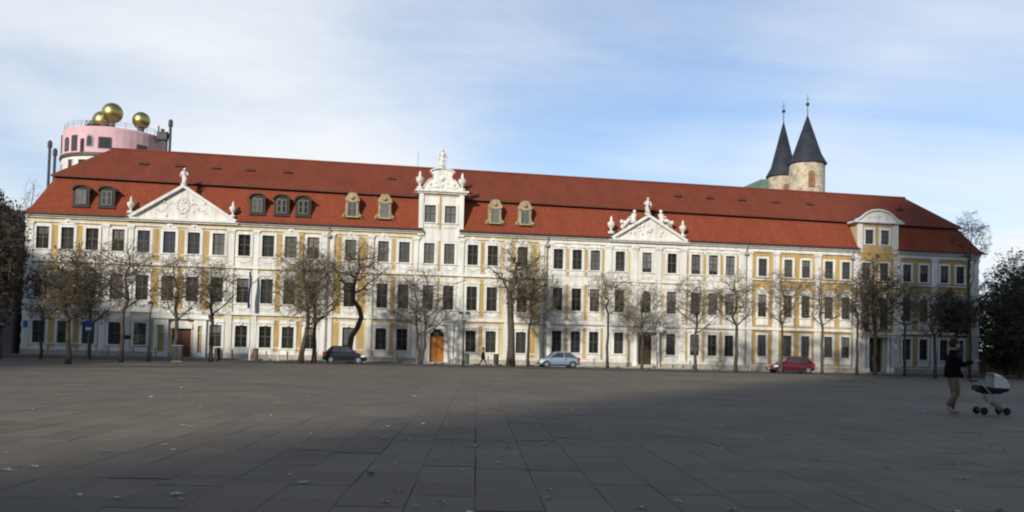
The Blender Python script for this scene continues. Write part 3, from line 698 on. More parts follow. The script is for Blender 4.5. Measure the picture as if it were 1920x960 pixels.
# --- east dormer house with segmental top
ew = [(51.03 - .48, 51.03 + .48, 13.55, 15.06), (52.80 - .48, 52.80 + .48, 13.55, 15.06)]
wall_sheet('dormer_house_wall', 49.68, 54.32, 12.6, 15.75, ew, WHITE, 'white and ochre front of the wide east dormer', y=-0.03)
for x in (49.68, 54.32): MB().add([(x, -0.03, 13), (x, 2.4, 13), (x, 2.4, 15.75), (x, -0.03, 15.75)], [(0, 3, 2, 1) if x < 52 else (0, 1, 2, 3)]).build('dormer_house_side', PALEOCHRE, PAL)
for x in (51.03, 52.80): window(x, 13.55, 15.06, 0.96, 'plain', 0.17, y=-0.03)
for x, w in ((51.915, .36), (50.33, .14), (53.50, .14)): MB().box(x - w / 2, x + w / 2, -.055, 0, 13.1, 15.55).build('wall_panel', OCHRE, PAL, org=(x, 0, 13.1))
MB().box(50.45, 53.4, -.05, 0, 15.36, 15.56).build('wall_panel', OCHRE, PAL, org=(51.9, 0, 15.36))
MB().box(50.3, 53.7, -.05, 0, 12.55, 13.3).build('wall_panel', OCHRE, PAL, org=(51.9, 0, 12.55))
for x in (49.98, 54.02): MB().box(x - .26, x + .26, -0.15, 0.0, 13.0, 15.74).build('pilaster', WHITE, PAL, org=(x, 0, 13))
c = MB(); k = 14
hs_ = [(2.6, 15.94), (2.3, 16.02), (1.95, 16.22), (1.55, 16.58), (1.15, 16.86), (.7, 17.03), (0, 17.12)]
arc = lambda f_, dz: [(52.0 + a_ * f_, z_ + dz) for a_, z_ in hs_] + [(52.0 - a_ * f_, z_ + dz) for a_, z_ in hs_[:-1]][::-1]
c.prism(arc(1.0, 0), -0.10, 0.5); ET = c.build('dormer_house_top', WHITE, PAL, org=(52, 0, 15.8))
c = MB(); c.box(49.2, 54.8, -0.42, 1.2, 15.76, 15.93)
c.tube([(x, -.2, z) for x, z in arc(1.03, .06)], .11, 6); c.build('cornice', WHITE, ET)
c = MB()
for j in range(14): c.ball((52 + rw.gauss(0, .5), -.04, 16.15 + rw.random() * .5), rw.uniform(.1, .18), 7, 5)
c.build('relief', STATUE, ET, smooth=True)['kind'] = 'stuff'
MB().prism(arc(.98, .03), 0.502, 4.2).build('saddle_roof', LEAD, PAL)

# --- dormers
def dark_dormer(x, z=13.86, w=1.45):
    k = 8; b = MB()
    body = [(x - w / 2, z), (x + w / 2, z), (x + w / 2, z + 1.55)] + [(x + w / 2 * math.cos(math.pi * j / k), z + 1.55 + .38 * math.sin(math.pi * j / k)) for j in range(1, k)] + [(x - w / 2, z + 1.55)]
    b.prism(body, 0.28, 1.72)
    D = b.build('dormer', DARKWOOD, PAL, org=(x, .28, z))
    D['label'] = 'dark round-topped dormer window'
    c = MB(); hood = [(x + (w / 2 + .14) * math.cos(math.pi * j / k), z + 1.50 + .52 * math.sin(math.pi * j / k)) for j in range(k + 1)]
    inner = [(x + (w / 2 - .02) * math.cos(math.pi * j / k), z + 1.50 + .40 * math.sin(math.pi * j / k)) for j in range(k + 1)]
    c.prism(hood + inner[::-1], 0.10, 1.70); c.build('hood', DARKWOOD, D)
    c = MB()
    for sx in (-1, 1):
        xx = x + sx * .24
        c.box(xx - .21, xx - .15, .20, .275, z + .2, z + 1.5); c.box(xx + .15, xx + .21, .20, .275, z + .2, z + 1.5); c.box(xx - .15, xx + .15, .20, .275, z + .2, z + .27); c.box(xx - .15, xx + .15, .20, .275, z + 1.43, z + 1.5); c.box(xx - .15, xx + .15, .21, .27, z + .86, z + .9)
    c.build('window_frame', PALEFRAME, D)
    MB().box(x - .40, x + .40, .235, .277, z + .24, z + 1.46).build('pane', GLASSC if x < -26 or -10 > x > -12 else GLASS, D)
    MB().box(x - w / 2 - .06, x + w / 2 + .06, .12, .6, z - .1, z).build('sill', DARKWOOD, D)
for x in (-27.45, -25.2, -11.55, -9.3, -7.28): dark_dormer(x)
def stone_dormer(x, z=13.9):
    b = MB()
    hf = [(.98, 0), (.94, .25), (.70, .45), (.64, .8), (.64, 1.65), (.72, 1.72), (.66, 1.9), (.50, 2.15), (.38, 2.38), (.2, 2.47)]
    b.prism([(x - hf[0][0], z), (x + hf[0][0], z)] + [(x + a, z + c) for a, c in hf[1:]] + [(x - a, z + c) for a, c in hf[1:]][::-1], 0.22, 1.3)
    D = b.build('dormer', SAND, PAL, org=(x, .22, z)); D['label'] = 'carved ochre stone dormer with scrolled sides'
    c = MB()
    c.box(x - .56, x - .40, .12, .23, z + .15, z + 1.6); c.box(x + .40, x + .56, .12, .23, z + .15, z + 1.6); c.box(x - .56, x + .56, .12, .23, z + 1.5, z + 1.66); c.box(x - .62, x + .62, .05, .24, z + .02, z + .15)
    c.ball((x, .2, z + 2.0), .22, 8, 6)
    for sx in (-1, 1): c.ball((x + sx * .78, .2, z + .22), .16, 8, 6)
    c.build('window_surround', SAND, D)
    c = MB(); c.box(x - .03, x + .03, .15, .21, z + .17, z + 1.48); c.box(x - .38, x + .38, .16, .205, z + .85, z + .9); c.build('window_frame', PALEFRAME, D)
    MB().box(x - .41, x + .41, .19, .224, z + .14, z + 1.52).build('pane', GLASSC, D)
for x in (-2.65, .48, 11.32, 14.33): stone_dormer(x)

# --- doors and portals
def door(x0, x1, z0, z1, mt, label, arch=False, fan=0.0):
    b = MB(); w = x1 - x0; xm = (x0 + x1) / 2; y = .17
    top = z1 - fan
    b.box(x0, xm - .012, y, y + .08, z0, top); b.box(xm + .012, x1, y, y + .08, z0, top)
    for a, c in ((x0, xm), (xm, x1)):
        for k0, k1 in ((.08, .28), (.33, .62), (.67, .93)):
            b.box(a + .12, c - .12, y - .035, y, z0 + (top - z0) * k0, z0 + (top - z0) * k1)
    D = b.build('door', mt, PAL, org=(xm, 0, z0)); D['label'] = label
    c = MB(); c.ball((xm + .08, y - .05, z0 + 1.05), .04, 6, 4); c.build('handle', IRON, D)
    if fan:
        MB().box(x0, x1, y + .02, y + .05, top + .06, z1).build('fanlight', GLASS, D); MB().box(x0, x1, y - .03, y + .07, top, top + .06).build('transom', mt, D)
        c = MB()
        for j in range(1, 4): c.tube([(xm, y - .0, top + .06), (xm + .6 * math.cos(math.pi * j / 4), y, top + .06 + fan * .9 * math.sin(math.pi * j / 4))], .02, 4)
        c.build('fanlight_bars', mt, D)
    if arch:
        c = MB(); k = 10; r = w / 2; zc = z1 - r + .02; R_ = []
        # white spandrels turn the rectangular opening into an arch
        for sx in (-1, 1):
            pts = [(xm + sx * r * math.cos(math.pi / 2 * j / k), zc + r * math.sin(math.pi / 2 * j / k) - .02) for j in range(k + 1)] + [(xm, z1 + .02), (xm + sx * (r + .01), z1 + .02)]
            pts = pts if sx < 0 else pts
            c.prism(pts if sx > 0 else pts[::-1], -0.02, .14)
        c.build('arch_spandrel', WHITE, D)
    MB().box(x0 - .25, x1 + .25, -.7, .2, 0.065, z0).build('step', PLINTH, D)
    return D
# west portal
D = door(-18.85, -17.15, .10, 2.75, DOOR_R, 'red-brown double door of the west portal', fan=0)
c = MB()
for x0, x1 in ((-20.45, -19.15), (-16.85, -15.75)):
    c.box(x0, x0 + .36, -.32, .02, .10, 3.62); c.box(x1 - .36, x1, -.32, .02, .10, 3.62); c.box(x0 + .36, x1 - .36, -.22, .02, .10, .55); c.box(x0 + .36, x1 - .36, -.32, .02, 3.02, 3.62); c.box(x0 + .36, x1 - .36, -.24, .02, 2.3, 2.36)
c.box(-20.7, -15.5, -.48, .02, 3.63, 3.80); c.box(-20.6, -15.6, -.38, .02, 3.803, 4.12)
c.box(-18.98, -17.02, -.2, .02, 2.76, 2.95)
k = 10; c.prism([(-18.0 + 1.0 * math.cos(math.pi * j / k), 2.955 + .6 * math.sin(math.pi * j / k)) for j in range(k + 1)], -.16, .02)
c.build('portal', WHITE, D)
for x0, x1 in ((-20.09, -19.51), (-16.49, -16.11)): MB().box(x0, x1, -.13, .01, .56, 3.01).build('portal_niche', OCHRE, D)
# gable portal
D = door(5.22, 6.58, .14, 3.34, DOOR_O, 'orange-brown arched double door below the gable', arch=True, fan=.78)
c = MB()
c.box(4.45, 5.17, -.16, .02, .10, 3.75); c.box(6.63, 7.45, -.16, .02, .10, 3.75); c.box(5.17, 6.63, -.16, .02, 3.36, 3.75); c.box(4.3, 7.6, -.34, .02, 3.755, 3.95); c.box(3.9, 4.3, -.2, .02, .1, 3.9); c.box(7.6, 8.0, -.2, .02, .1, 3.9)
c.build('portal', WHITE, D)
# balcony stone above the gable portal
c = MB(); c.prism([(4.3, 4.0), (7.6, 4.0), (7.1, 4.45), (6.4, 4.62), (5.95, 4.95), (5.5, 4.62), (4.8, 4.45)], -.24, .02); c.build('portal_crest', WHITE, D)
# middle portal of the white part
D = door(26.25, 27.55, .36, 3.55, DOOR_D, 'dark brown door with steps below the smaller pediment', arch=True, fan=.55)
c = MB()
for x in (25.75, 28.05): c.lathe([(.30, .12), (.30, .5), (.22, .56), (.21, 2.2), (.18, 3.4), (.25, 3.5), (.27, 3.62)], x, -.42, 12)
c.box(25.3, 28.5, -.75, .02, 3.63, 3.85); c.box(25.2, 28.6, -.85, .02, 3.853, 4.12); c.build('portal', WHITE, D)
MB().box(25.5, 28.3, -1.35, -.703, .065, .22).build('step', PLINTH, D)
c = MB()   # balustrade above the portal
for i in range(9): c.lathe([(.05, 4.13), (.09, 4.3), (.05, 4.5), (.06, 4.75)], 25.5 + i * .35, -.72, 8)
c.box(25.25, 28.55, -.82, -.62, 4.76, 4.88); c.build('balustrade', WHITE, D)
# east portal with columns and iron balcony
D = door(51.0, 52.5, .10, 3.55, DOOR_D, 'very dark door of the columned east portal')
c = MB()
for x in (50.25, 50.65, 52.95, 53.4): c.lathe([(.24, .10), (.24, .45), (.17, .5), (.165, 2.2), (.14, 3.5), (.2, 3.6), (.22, 3.75)], x, -.62, 10)
c.box(52.55, 53.9, -.3, .02, .1, 3.74); c.box(49.9, 50.95, -.3, .02, .1, 3.74)
c.box(49.85, 53.95, -.9, .02, 3.76, 4.0); c.box(49.7, 54.1, -1.05, .02, 4.003, 4.22); c.build('portal', WHITE, D)
c = MB()
for i in range(30): c.tube([(49.85 + i * .14, -.95, 4.22), (49.85 + i * .14, -.95, 5.1)], .014, 4)
c.tube([(49.8, 0, 5.12), (49.8, -.95, 5.12), (53.98, -.95, 5.12), (53.98, 0, 5.12)], .03, 5); c.build('balcony_railing', IRON, D)
# arched head of the middle first-floor window in the white part
c = MB(); k = 10; r = .5; zc = 7.8 - r
for sx in (-1, 1):
    pts = [(26.9 + sx * (r - .01) * math.cos(math.pi / 2 * j / k), zc + r * math.sin(math.pi / 2 * j / k) - .02) for j in range(k + 1)] + [(26.9, 7.81), (26.9 + sx * .5, 7.81)]
    c.prism(pts if sx > 0 else pts[::-1], -.03, .10)
c.build('arch_spandrel', WHITE, PAL)
# wall plates
MB().box(-31.85, -31.45, -.17, -.145, 2.5, 3.1).build('blue_wall_plate', mat('blue enamel', (.03, .12, .32), .4, .1, 3), PAL)
MB().box(-23.0, -22.5, -.16, -.13, 1.65, 2.0).build('dark_wall_plaque', IRON, PAL)
MB().box(-15.55, -15.3, -.06, .0, 1.75, 2.1).build('dark_wall_plaque', SAND, PAL)

# ------------------------------------------------------------------ background buildings
# round pink tower with gilded balls behind the west end of the palace
TX, TY, TR = -42.3, 64.0, 7.75
PINK = mat('pink render', (0.56, 0.36, 0.37), 0.9, 0.07, 0.4); OFFW = mat('off-white render', (0.62, 0.57, 0.50), .9, .1, .5)
GOLD = mat('gilded metal', (0.38, 0.32, 0.12), 0.40, 0.12, 0.7, metal=1.0)
TW = thing('pink_tower_house', (TX, TY, 0), 'round pink tower house with golden balls behind the left roof end', 'tower house')
MB().lathe([(TR, 0), (TR, 29.4)], TX, TY, 40).build('lower_wall', OFFW, TW)
MB().lathe([(TR + .02, 29.9), (TR + .02, 33.75), (TR - .25, 34.0), (TR - .3, 34.0)], TX, TY, 48).build('upper_wall', PINK, TW, smooth=False)
MB().lathe([(TR + .25, 29.405), (TR + .25, 29.895)], TX, TY, 40).build('dark_band', LEAD, TW)
b = MB()
for j in range(28):
    a = 2 * math.pi * j / 28; b.tube([(TX + (TR - .3) * math.cos(a), TY + (TR - .3) * math.sin(a), 33.9), (TX + (TR - .3) * math.cos(a), TY + (TR - .3) * math.sin(a), 34.85)], .035, 4)
for zz in (34.45, 34.85): b.tube([(TX + (TR - .3) * math.cos(2 * math.pi * j / 28), TY + (TR - .3) * math.sin(2 * math.pi * j / 28), zz) for j in range(29)], .03, 4)
b.build('railing', GREYMETAL, TW)
def tower_window(px_, z, w, h, topk, fmat):
    a = math.asin(max(-.98, min(.98, (px_ - TX) / TR))); nx, ny = math.sin(a), -math.cos(a); tx, ty = math.cos(a), math.sin(a)
    def slab(hw, z0, z1, d0, d1, arch_):
        prof = [(-hw, z0), (hw, z0), (hw, z1)] + ([(hw * math.cos(math.pi * j / 6), z1 + hw * (1.3 if arch_ == 2 else .8) * math.sin(math.pi * j / 6)) for j in range(1, 6)] if arch_ else []) + [(-hw, z1)]
        vs_ = [(TX + nx * (TR + d) + tx * p, TY + ny * (TR + d) + ty * p, q_) for d in (d1, d0) for p, q_ in prof]; k = len(prof)
        return MB().add(vs_, [tuple(range(k)), tuple(range(2 * k - 1, k - 1, -1))] + [(i, i + k, (i + 1) % k + k, (i + 1) % k) for i in range(k)])
    o = slab(w / 2 + .16, z - .12, z + h + .1, -.2, .10, topk).build('window', fmat, TW)
    slab(w / 2, z, z + h, -.1, .13, topk).build('pane', GLASS, o)
for pxx, z, w, h, tk, fm_ in ((-49.35, 30.4, .5, 2.6, 0, mat('dark red frame', (.10, .02, .025), .7)), (-47.9, 30.4, .85, 1.5, 1, mat('dark red frame', (0, 0, 0))), (-46.45, 30.3, .85, 2.2, 0, LEAD), (-43.95, 30.9, .8, 1.0, 2, GREYMETAL), (-45.1, 30.1, .3, 1.8, 0, mat('dark red frame', (0, 0, 0))), (-41.75, 30.7, 1.5, 1.5, 0, LEAD), (-36.9, 30.9, 1.3, .8, 0, LEAD),
                              (-49.0, 27.0, .6, 1.4, 0, OFFW), (-47.0, 27.0, .9, 1.9, 0, OFFW), (-45.0, 27.4, 1.2, 1.4, 0, OFFW)):
    tower_window(pxx, z, w, h, tk, fm_)
for x, dy, z, r in ((-42.15, 0, 37.15, 1.6), (-43.75, .9, 35.95, 1.62), (-37.9, 0.5, 36.35, 1.36)):
    b = MB(); b.ball((x, 61 + dy, z), r, 28, 18); o = b.build('golden_ball', GOLD, TW, smooth=True)
    MB().lathe([(.75, 33.7), (.55, 34.2), (.5, z - r * .95), (.72, z - r * .72)], x, 61 + dy, 10).build('ball_stem', LEAD, o)
for x, z, zt in ((-51.0, 20, 32.2), (-50.2, 20, 31.0), (-33.2, 20, 36.6), (-33.75, 20, 34.6)):
    b = MB(); b.lathe([(.22, 0), (.22, zt - 1.2), (.36, zt - 1.1), (.36, zt - .3), (.15, zt)], x, 60.5, 8); b.build('dark_column', LEAD, TW)
b = MB(); b.box(-35.1, -33.6, 59.9, 61.0, 33.2, 34.4); b.tube([(-34.9, 60.2, 34.4), (-34.9, 60.2, 35.4)], .12, 6); b.tube([(-34.3, 60.2, 34.4), (-34.3, 60.2, 34.9)], .3, 8); b.build('roof_plant_box', LEAD, TW)
b = MB()
for j in range(300):
    r_ = random.Random(j); c_ = Vector((-44.9 + r_.gauss(0, .55), 60.6 + r_.gauss(0, .4), 34.5 + abs(r_.gauss(0, .45)))); s_ = .12
    d1 = Vector((r_.uniform(-1, 1), r_.uniform(-1, 1), r_.uniform(-1, 1))).normalized() * s_; d2 = d1.orthogonal().normalized() * s_
    b.add([c_ - d1, c_ + d2, c_ + d1, c_ - d2], [(0, 1, 2, 3)])
b.build('roof_shrub', LEAFG, TW)

# church with twin round towers behind the east half
CH = thing('church', (58.9, 30, 0), 'church with two round stone towers and dark conical spires', 'church')
STONE = mat('pale tower stone', (0.44, 0.37, 0.27), .92, .28, 1.3, .6, 4)
SLATE = mat('dark slate', (0.022, 0.027, 0.035), .6, .25, .9, .3, 10)
for cx, cy, r, zw, za, lab in ((58.9, 30.0, 2.42, 28.35, 35.3, 0), (57.5, 34.6, 2.15, 27.3, 35.4, 1)):
    W = MB().lathe([(r, 0), (r, zw)], cx, cy, 24).build('tower_wall', STONE, CH, smooth=False)
    S = MB().lathe([(r + .28, zw), (r + .24, zw + .12), (r * .80, zw + 1.4), (.06, za)], cx, cy, 24).build('spire', SLATE, CH, smooth=True)
    b = MB(); b.tube([(cx, cy, za - .1), (cx, cy, za + 3.0)], [.07, .03], 6); b.ball((cx, cy, za + 1.6), .26, 10, 7); b.tube([(cx - .3, cy, za + 2.3), (cx + .3, cy, za + 2.3)], .035, 4); b.build('finial', IRON, S)
    for a in (-.2,):
        b = MB()
        nx, ny = math.sin(a), -math.cos(a); tx, ty = math.cos(a), math.sin(a); k = 8; w = .42
        prof = [(-w, zw - 3.6), (w, zw - 3.6), (w, zw - 1.7)] + [(w * math.cos(math.pi * j / k), zw - 1.7 + w * math.sin(math.pi * j / k)) for j in range(1, k)] + [(-w, zw - 1.7)]
        kk = len(prof)
        b.add([(cx + nx * d + tx * p, cy + ny * d + ty * p, q_) for d in (r + .08, r - .2) for p, q_ in prof], [tuple(range(kk)), tuple(range(2 * kk - 1, kk - 1, -1))] + [(i, i + kk, (i + 1) % kk + kk, (i + 1) % kk) for i in range(kk)])
        for p in (-.21, .21):
            b.add([(cx + nx * d + tx * (p + e), cy + ny * d + ty * (p + e), q_) for d in (r + .13, r - .1) for e, q_ in ((-.13, zw - 3.4), (.13, zw - 3.4), (.13, zw - 1.7), (-.13, zw - 1.7))], [(0, 1, 2, 3), (4, 7, 6, 5), (0, 4, 5, 1), (1, 5, 6, 2), (2, 6, 7, 3), (3, 7, 4, 0)])
        b.build('sound_window', mat('brown louvre wood', (.22, .12, .055), .8, .2, 2), W)
MB().prism([(53.7, 25.0), (58.6, 25.0), (57.9, 26.9), (54.2, 26.9)], 34.5, 41).build('copper_roof', mat('green copper', (.12, .19, .14), .7, .2, 1.2), CH)
MB().box(53.9, 58.4, 34.8, 44, 0, 25.0).build('west_block', STONE, CH)

# house beyond the left corner of the palace
HS = thing('neighbour_house', (-39, 3, 0), 'dull mauve house squeezed in beyond the left corner of the palace', 'house')
MAUVE = mat('mauve grey render', (.15, .12, .135), .9, .15, .6)
MB().box(-47, -32.75, -0.4, 12, 0, 11.8).build('wall', MAUVE, HS)
MB().prism([(-47.4, 11.8), (-32.7, 11.8), (-36, 14.2), (-44, 14.2)], -0.8, 12.4).build('roof', SLATE, HS)
for x in (-34.2, -36.8, -39.4):
    for z in (1.2, 5.2, 9.0):
        if x == -34.2 and z < 2: continue
        o = MB().box(x - .6, x + .6, -.48, -.38, z, z + 1.9).build('window', mat('grey window trim', (.3, .29, .28), .8), HS); MB().box(x - .5, x + .5, -.5, -.47, z + .08, z + 1.82).build('pane', GLASS, o)
o = MB().box(-34.8, -33.6, -.5, -.35, 0.07, 3.0).build('door', IRON, HS); MB().box(-33.85, -33.78, -.56, -.5, 1.0, 1.15).build('handle', GREYMETAL, o)

# the cathedral behind the photographer: its west towers and nave put the right half of the square in the shade
CA = thing('cathedral', (-21, -146, 0), 'great stone cathedral with a broad tower front behind the photographer', 'cathedral')
CST = mat('cathedral sandstone', (.26, .22, .17), .92, .2, .3, .4, 3)
MB().box(-40.3, -4.5, -162, -131, 0, 74).build('west_front', CST, CA)
for x0, x1 in ((-40.3, -25.5), (-19.2, -4.5)):
    o = MB().box(x0, x1, -161.8, -131.003, 74, 92).build('tower', CST, CA); xm = (x0 + x1) / 2
    MB().lathe([(6.4, 92), (5.2, 97), (.2, 112)], xm, -146, 8).build('spire', SLATE, o)
    for k in range(4): MB().box(x0 + 2.4 + (k % 2) * 4.6, x0 + 5.0 + (k % 2) * 4.6, -131.0, -130.8, 76 + (k // 2) * 8, 82 + (k // 2) * 8).build('sound_window', IRON, o)
o = MB().box(-4.5, 92, -163, -134, 0, 32).build('nave_wall', CST, CA)
for k in range(12):
    MB().box(2 + k * 7.6, 3.4 + k * 7.6, -134, -131.5, 0, 28).build('buttress', CST, o); MB().box(4.8 + k * 7.6, 8.2 + k * 7.6, -134.02, -133.9, 10, 27).build('tall_window', GLASS, o)
MB().prism_x([(-164, 32), (-133, 32), (-148.5, 46)], -4.5, 92).build('nave_roof', SLATE, CA)

# five-storey houses along the west side of the square, left of the picture; they shade the west end of the palace
for i, (y0, y1, h_, c_) in enumerate(((-40, -15, 22.5, (.34, .30, .24)), (-66, -40.1, 25, (.30, .26, .24)), (-92, -66.1, 24, (.36, .33, .29)))):
    HW = thing('town_house', (-52, (y0 + y1) / 2, 0), ('beige', 'brown-grey', 'pale grey')[i] + ' five-storey town house on the west side of the square', 'house', 'town houses west of the square')
    wm = mat('town house render %d' % i, c_, .9, .1, .5)
    W_ = MB().box(-60, -46, y0, y1, 0, h_ - 3).build('wall', wm, HW); MB().prism([(-60.4, h_ - 2.995), (-45.6, h_ - 2.995), (-49, h_), (-57, h_)], y0 - .05, y1 + .05).build('roof', TILE2, HW)
    for fz in range(5):
        for k_ in range(7):
            yy = y0 + 2.2 + k_ * (y1 - y0 - 4.4) / 6; o = MB().box(-46.1, -45.92, yy - .75, yy + .75, 1.1 + fz * 3.5, 3.2 + fz * 3.5).build('window', WHITE, HW); MB().box(-45.95, -45.9, yy - .6, yy + .6, 1.2 + fz * 3.5, 3.1 + fz * 3.5).build('pane', GLASS, o)

# ------------------------------------------------------------------ trees
def make_tree(name, label, x, y, h, cr, fork, tr, seed, twigs=420, leaves=160, lm=LEAFB, lsize=.10, path=None, stems=1, group=None, cat='tree', limbs=9, crown_lo=None, twig_r=.0135, squash=1.0, off=(0, 0)):
    r = random.Random(seed); z0 = g(y)
    T = thing(name, (x, y, z0), label, cat, group)
    tb, cb_, lf = MB(), MB(), MB()
    nodes = []
    def V(a): return Vector(a)
    def wob(p, k): return p + V((r.gauss(0, k), r.gauss(0, k), r.gauss(0, k * .4)))
    for st in range(stems):
        lean = V((0, 0, 0)) if stems == 1 else V(((st - .5) * 1.3, r.uniform(-.3, .3), 0))
        if path: pts = [V(p) for p in path]
        else:
            pts = [V((0, 0, -.1))]; n = 5
            for i in range(1, n + 1):
                t = i / n; pts.append(wob(V((lean.x * min(1, t * 1.3) * .6, lean.y * t, fork * t)), tr * .25))
        top = V((off[0] + lean.x + r.uniform(-.2, .2) * cr, off[1] + lean.y, h * .93))
        base = pts[-1]; n = 6
        lead = [base]
        for i in range(1, n + 1): lead.append(wob(base.lerp(top, i / n), cr * .05))
        allp = pts + lead[1:]; tot = len(allp)
        rads = [max(.018, tr * (1.25 if i == 0 else 1) * (1 - .30 * i / max(1, len(pts) - 1)) if i < len(pts) else tr * .68 * (1 - (i - len(pts) + 1) / (n + .3)) + .015) for i in range(tot)]
        if stems > 1: rads = [q_ * .72 for q_ in rads]
        tb.tube(allp, rads, 8)
        for p in lead[1:]: nodes.append(p)
        clo = crown_lo if crown_lo is not None else fork
        for k in range(limbs):
            t = (k + r.random() * .6) / limbs
            s0 = base.lerp(top, max(0, t * .8 - .02)); s_ = min(range(len(lead)), key=lambda i: (lead[i] - s0).length); s0 = lead[s_] if t > .12 else base
            a = k * 2.4 + r.uniform(-.4, .4)
            # ellipsoidal crown: how far out may this limb reach
            zc = (clo + h) / 2; zend = min(h * .95, max(clo * .95, s0.z + r.uniform(.25, .5) * (h - s0.z) * (1 - t * .3)))
            rad_ = cr * math.sqrt(max(.08, 1 - ((zend - zc) / ((h - clo) / 2 * 1.05)) ** 2)) * r.uniform(.7, 1)
            e = V((off[0] * .6 + lean.x + math.cos(a) * rad_, lean.y + math.sin(a) * rad_, zend))
            mid = s0.lerp(e, .5) + V((0, 0, -(.04 + .10 * r.random()) * rad_))
            lp = [s0, wob(s0.lerp(mid, .5), .05 * cr), wob(mid, .05 * cr), wob(mid.lerp(e, .5), .05 * cr), e]
            r1 = tr * (.42 - .2 * t) * (.8 if stems > 1 else 1)
            tb.tube(lp, [r1, r1 * .8, r1 * .6, r1 * .42, r1 * .2 + .006], 5)
            nodes += lp[1:]
            for j in range(5):
                q0 = lp[1 + j % 4].lerp(lp[min(4, 2 + j % 4)], r.random())
                aa = a + r.uniform(-1.3, 1.3); ln = rad_ * r.uniform(.25, .55)
                q1 = q0 + V((math.cos(aa) * ln, math.sin(aa) * ln, r.uniform(-.1, .75) * ln))
                if q1.z > h: q1.z = h - .1
                mm_ = wob(q0.lerp(q1, .5), .06 * ln)
                tb.tube([q0, mm_, q1], [r1 * .36 + .006, r1 * .26 + .004, .008], 4); nodes += [mm_, q1]
    clo = crown_lo if crown_lo is not None else fork
    zc, hz = (clo + h) / 2 - .1, (h - clo) / 2 + .25
    P = list(nodes); twigs = int(twigs * 1.25); leaves = int(leaves * (0.7 if leaves < 2000 else 1))
    for i in range(twigs):
        # a target inside an uneven crown volume
        for _ in range(12):
            d = V((r.gauss(0, 1), r.gauss(0, 1), r.gauss(0, 1))).normalized(); rad_ = r.random() ** .45
            tgt = V((off[0] * .6 + d.x * cr * rad_, d.y * cr * rad_ + off[1], zc + d.z * hz * rad_))
            if noise.noise(tgt * .8 + V((seed * 3.1, 0, 0))) > -.22: break
        k_ = r.sample(P, min(26, len(P))); s0 = min(k_, key=lambda p: (p - tgt).length_squared)
        dv = tgt - s0
        if dv.length > cr * .55: tgt = s0 + dv.normalized() * cr * .55; dv = tgt - s0
        if dv.length < .12: continue
        bend = dv.orthogonal().normalized() * dv.length * r.uniform(-.16, .16)
        mid = s0 + dv * .5 + bend
        cb_.tube([s0, mid, tgt], [twig_r, twig_r * .8, twig_r * .45], 3, False)
        for j in range(3):
            q0 = s0 + dv * r.uniform(.35, 1) + bend * .5
            q1 = q0 + (dv.normalized() + V((r.gauss(0, .8), r.gauss(0, .8), r.gauss(.15, .6)))).normalized() * r.uniform(.25, .65) * (cr / 2.4)
            cb_.tube([q0, q1], [twig_r * .6, twig_r * .35], 3, False)
        if len(P) < 900: P.append(tgt)
    for i in range(leaves):
        c_ = r.choice(P) + V((r.gauss(0, .16), r.gauss(0, .16), r.gauss(-.02, .14))) * (cr / 2.3)
        if c_.z < clo * .8: continue
        a_ = V((r.gauss(0, 1), r.gauss(0, 1), r.gauss(0, 1))).normalized(); b_ = a_.orthogonal().normalized(); s_ = lsize * r.uniform(.6, 1.3)
        lf.add([c_ - a_ * s_, c_ - b_ * s_ * .6, c_ + a_ * s_, c_ + b_ * s_ * .6], [(0, 1, 2, 3)])
    inst('trunk', tb.mesh('trunk', BARK, smooth=True), (x, y, z0), T)
    C_ = inst('crown', cb_.mesh('crown', TWIG), (x, y, z0), T)
    if leaves: inst('leaves', lf.mesh('leaves', lm), (x, y, z0), C_)
    return T
GT_ = 'trees in front of the palace'
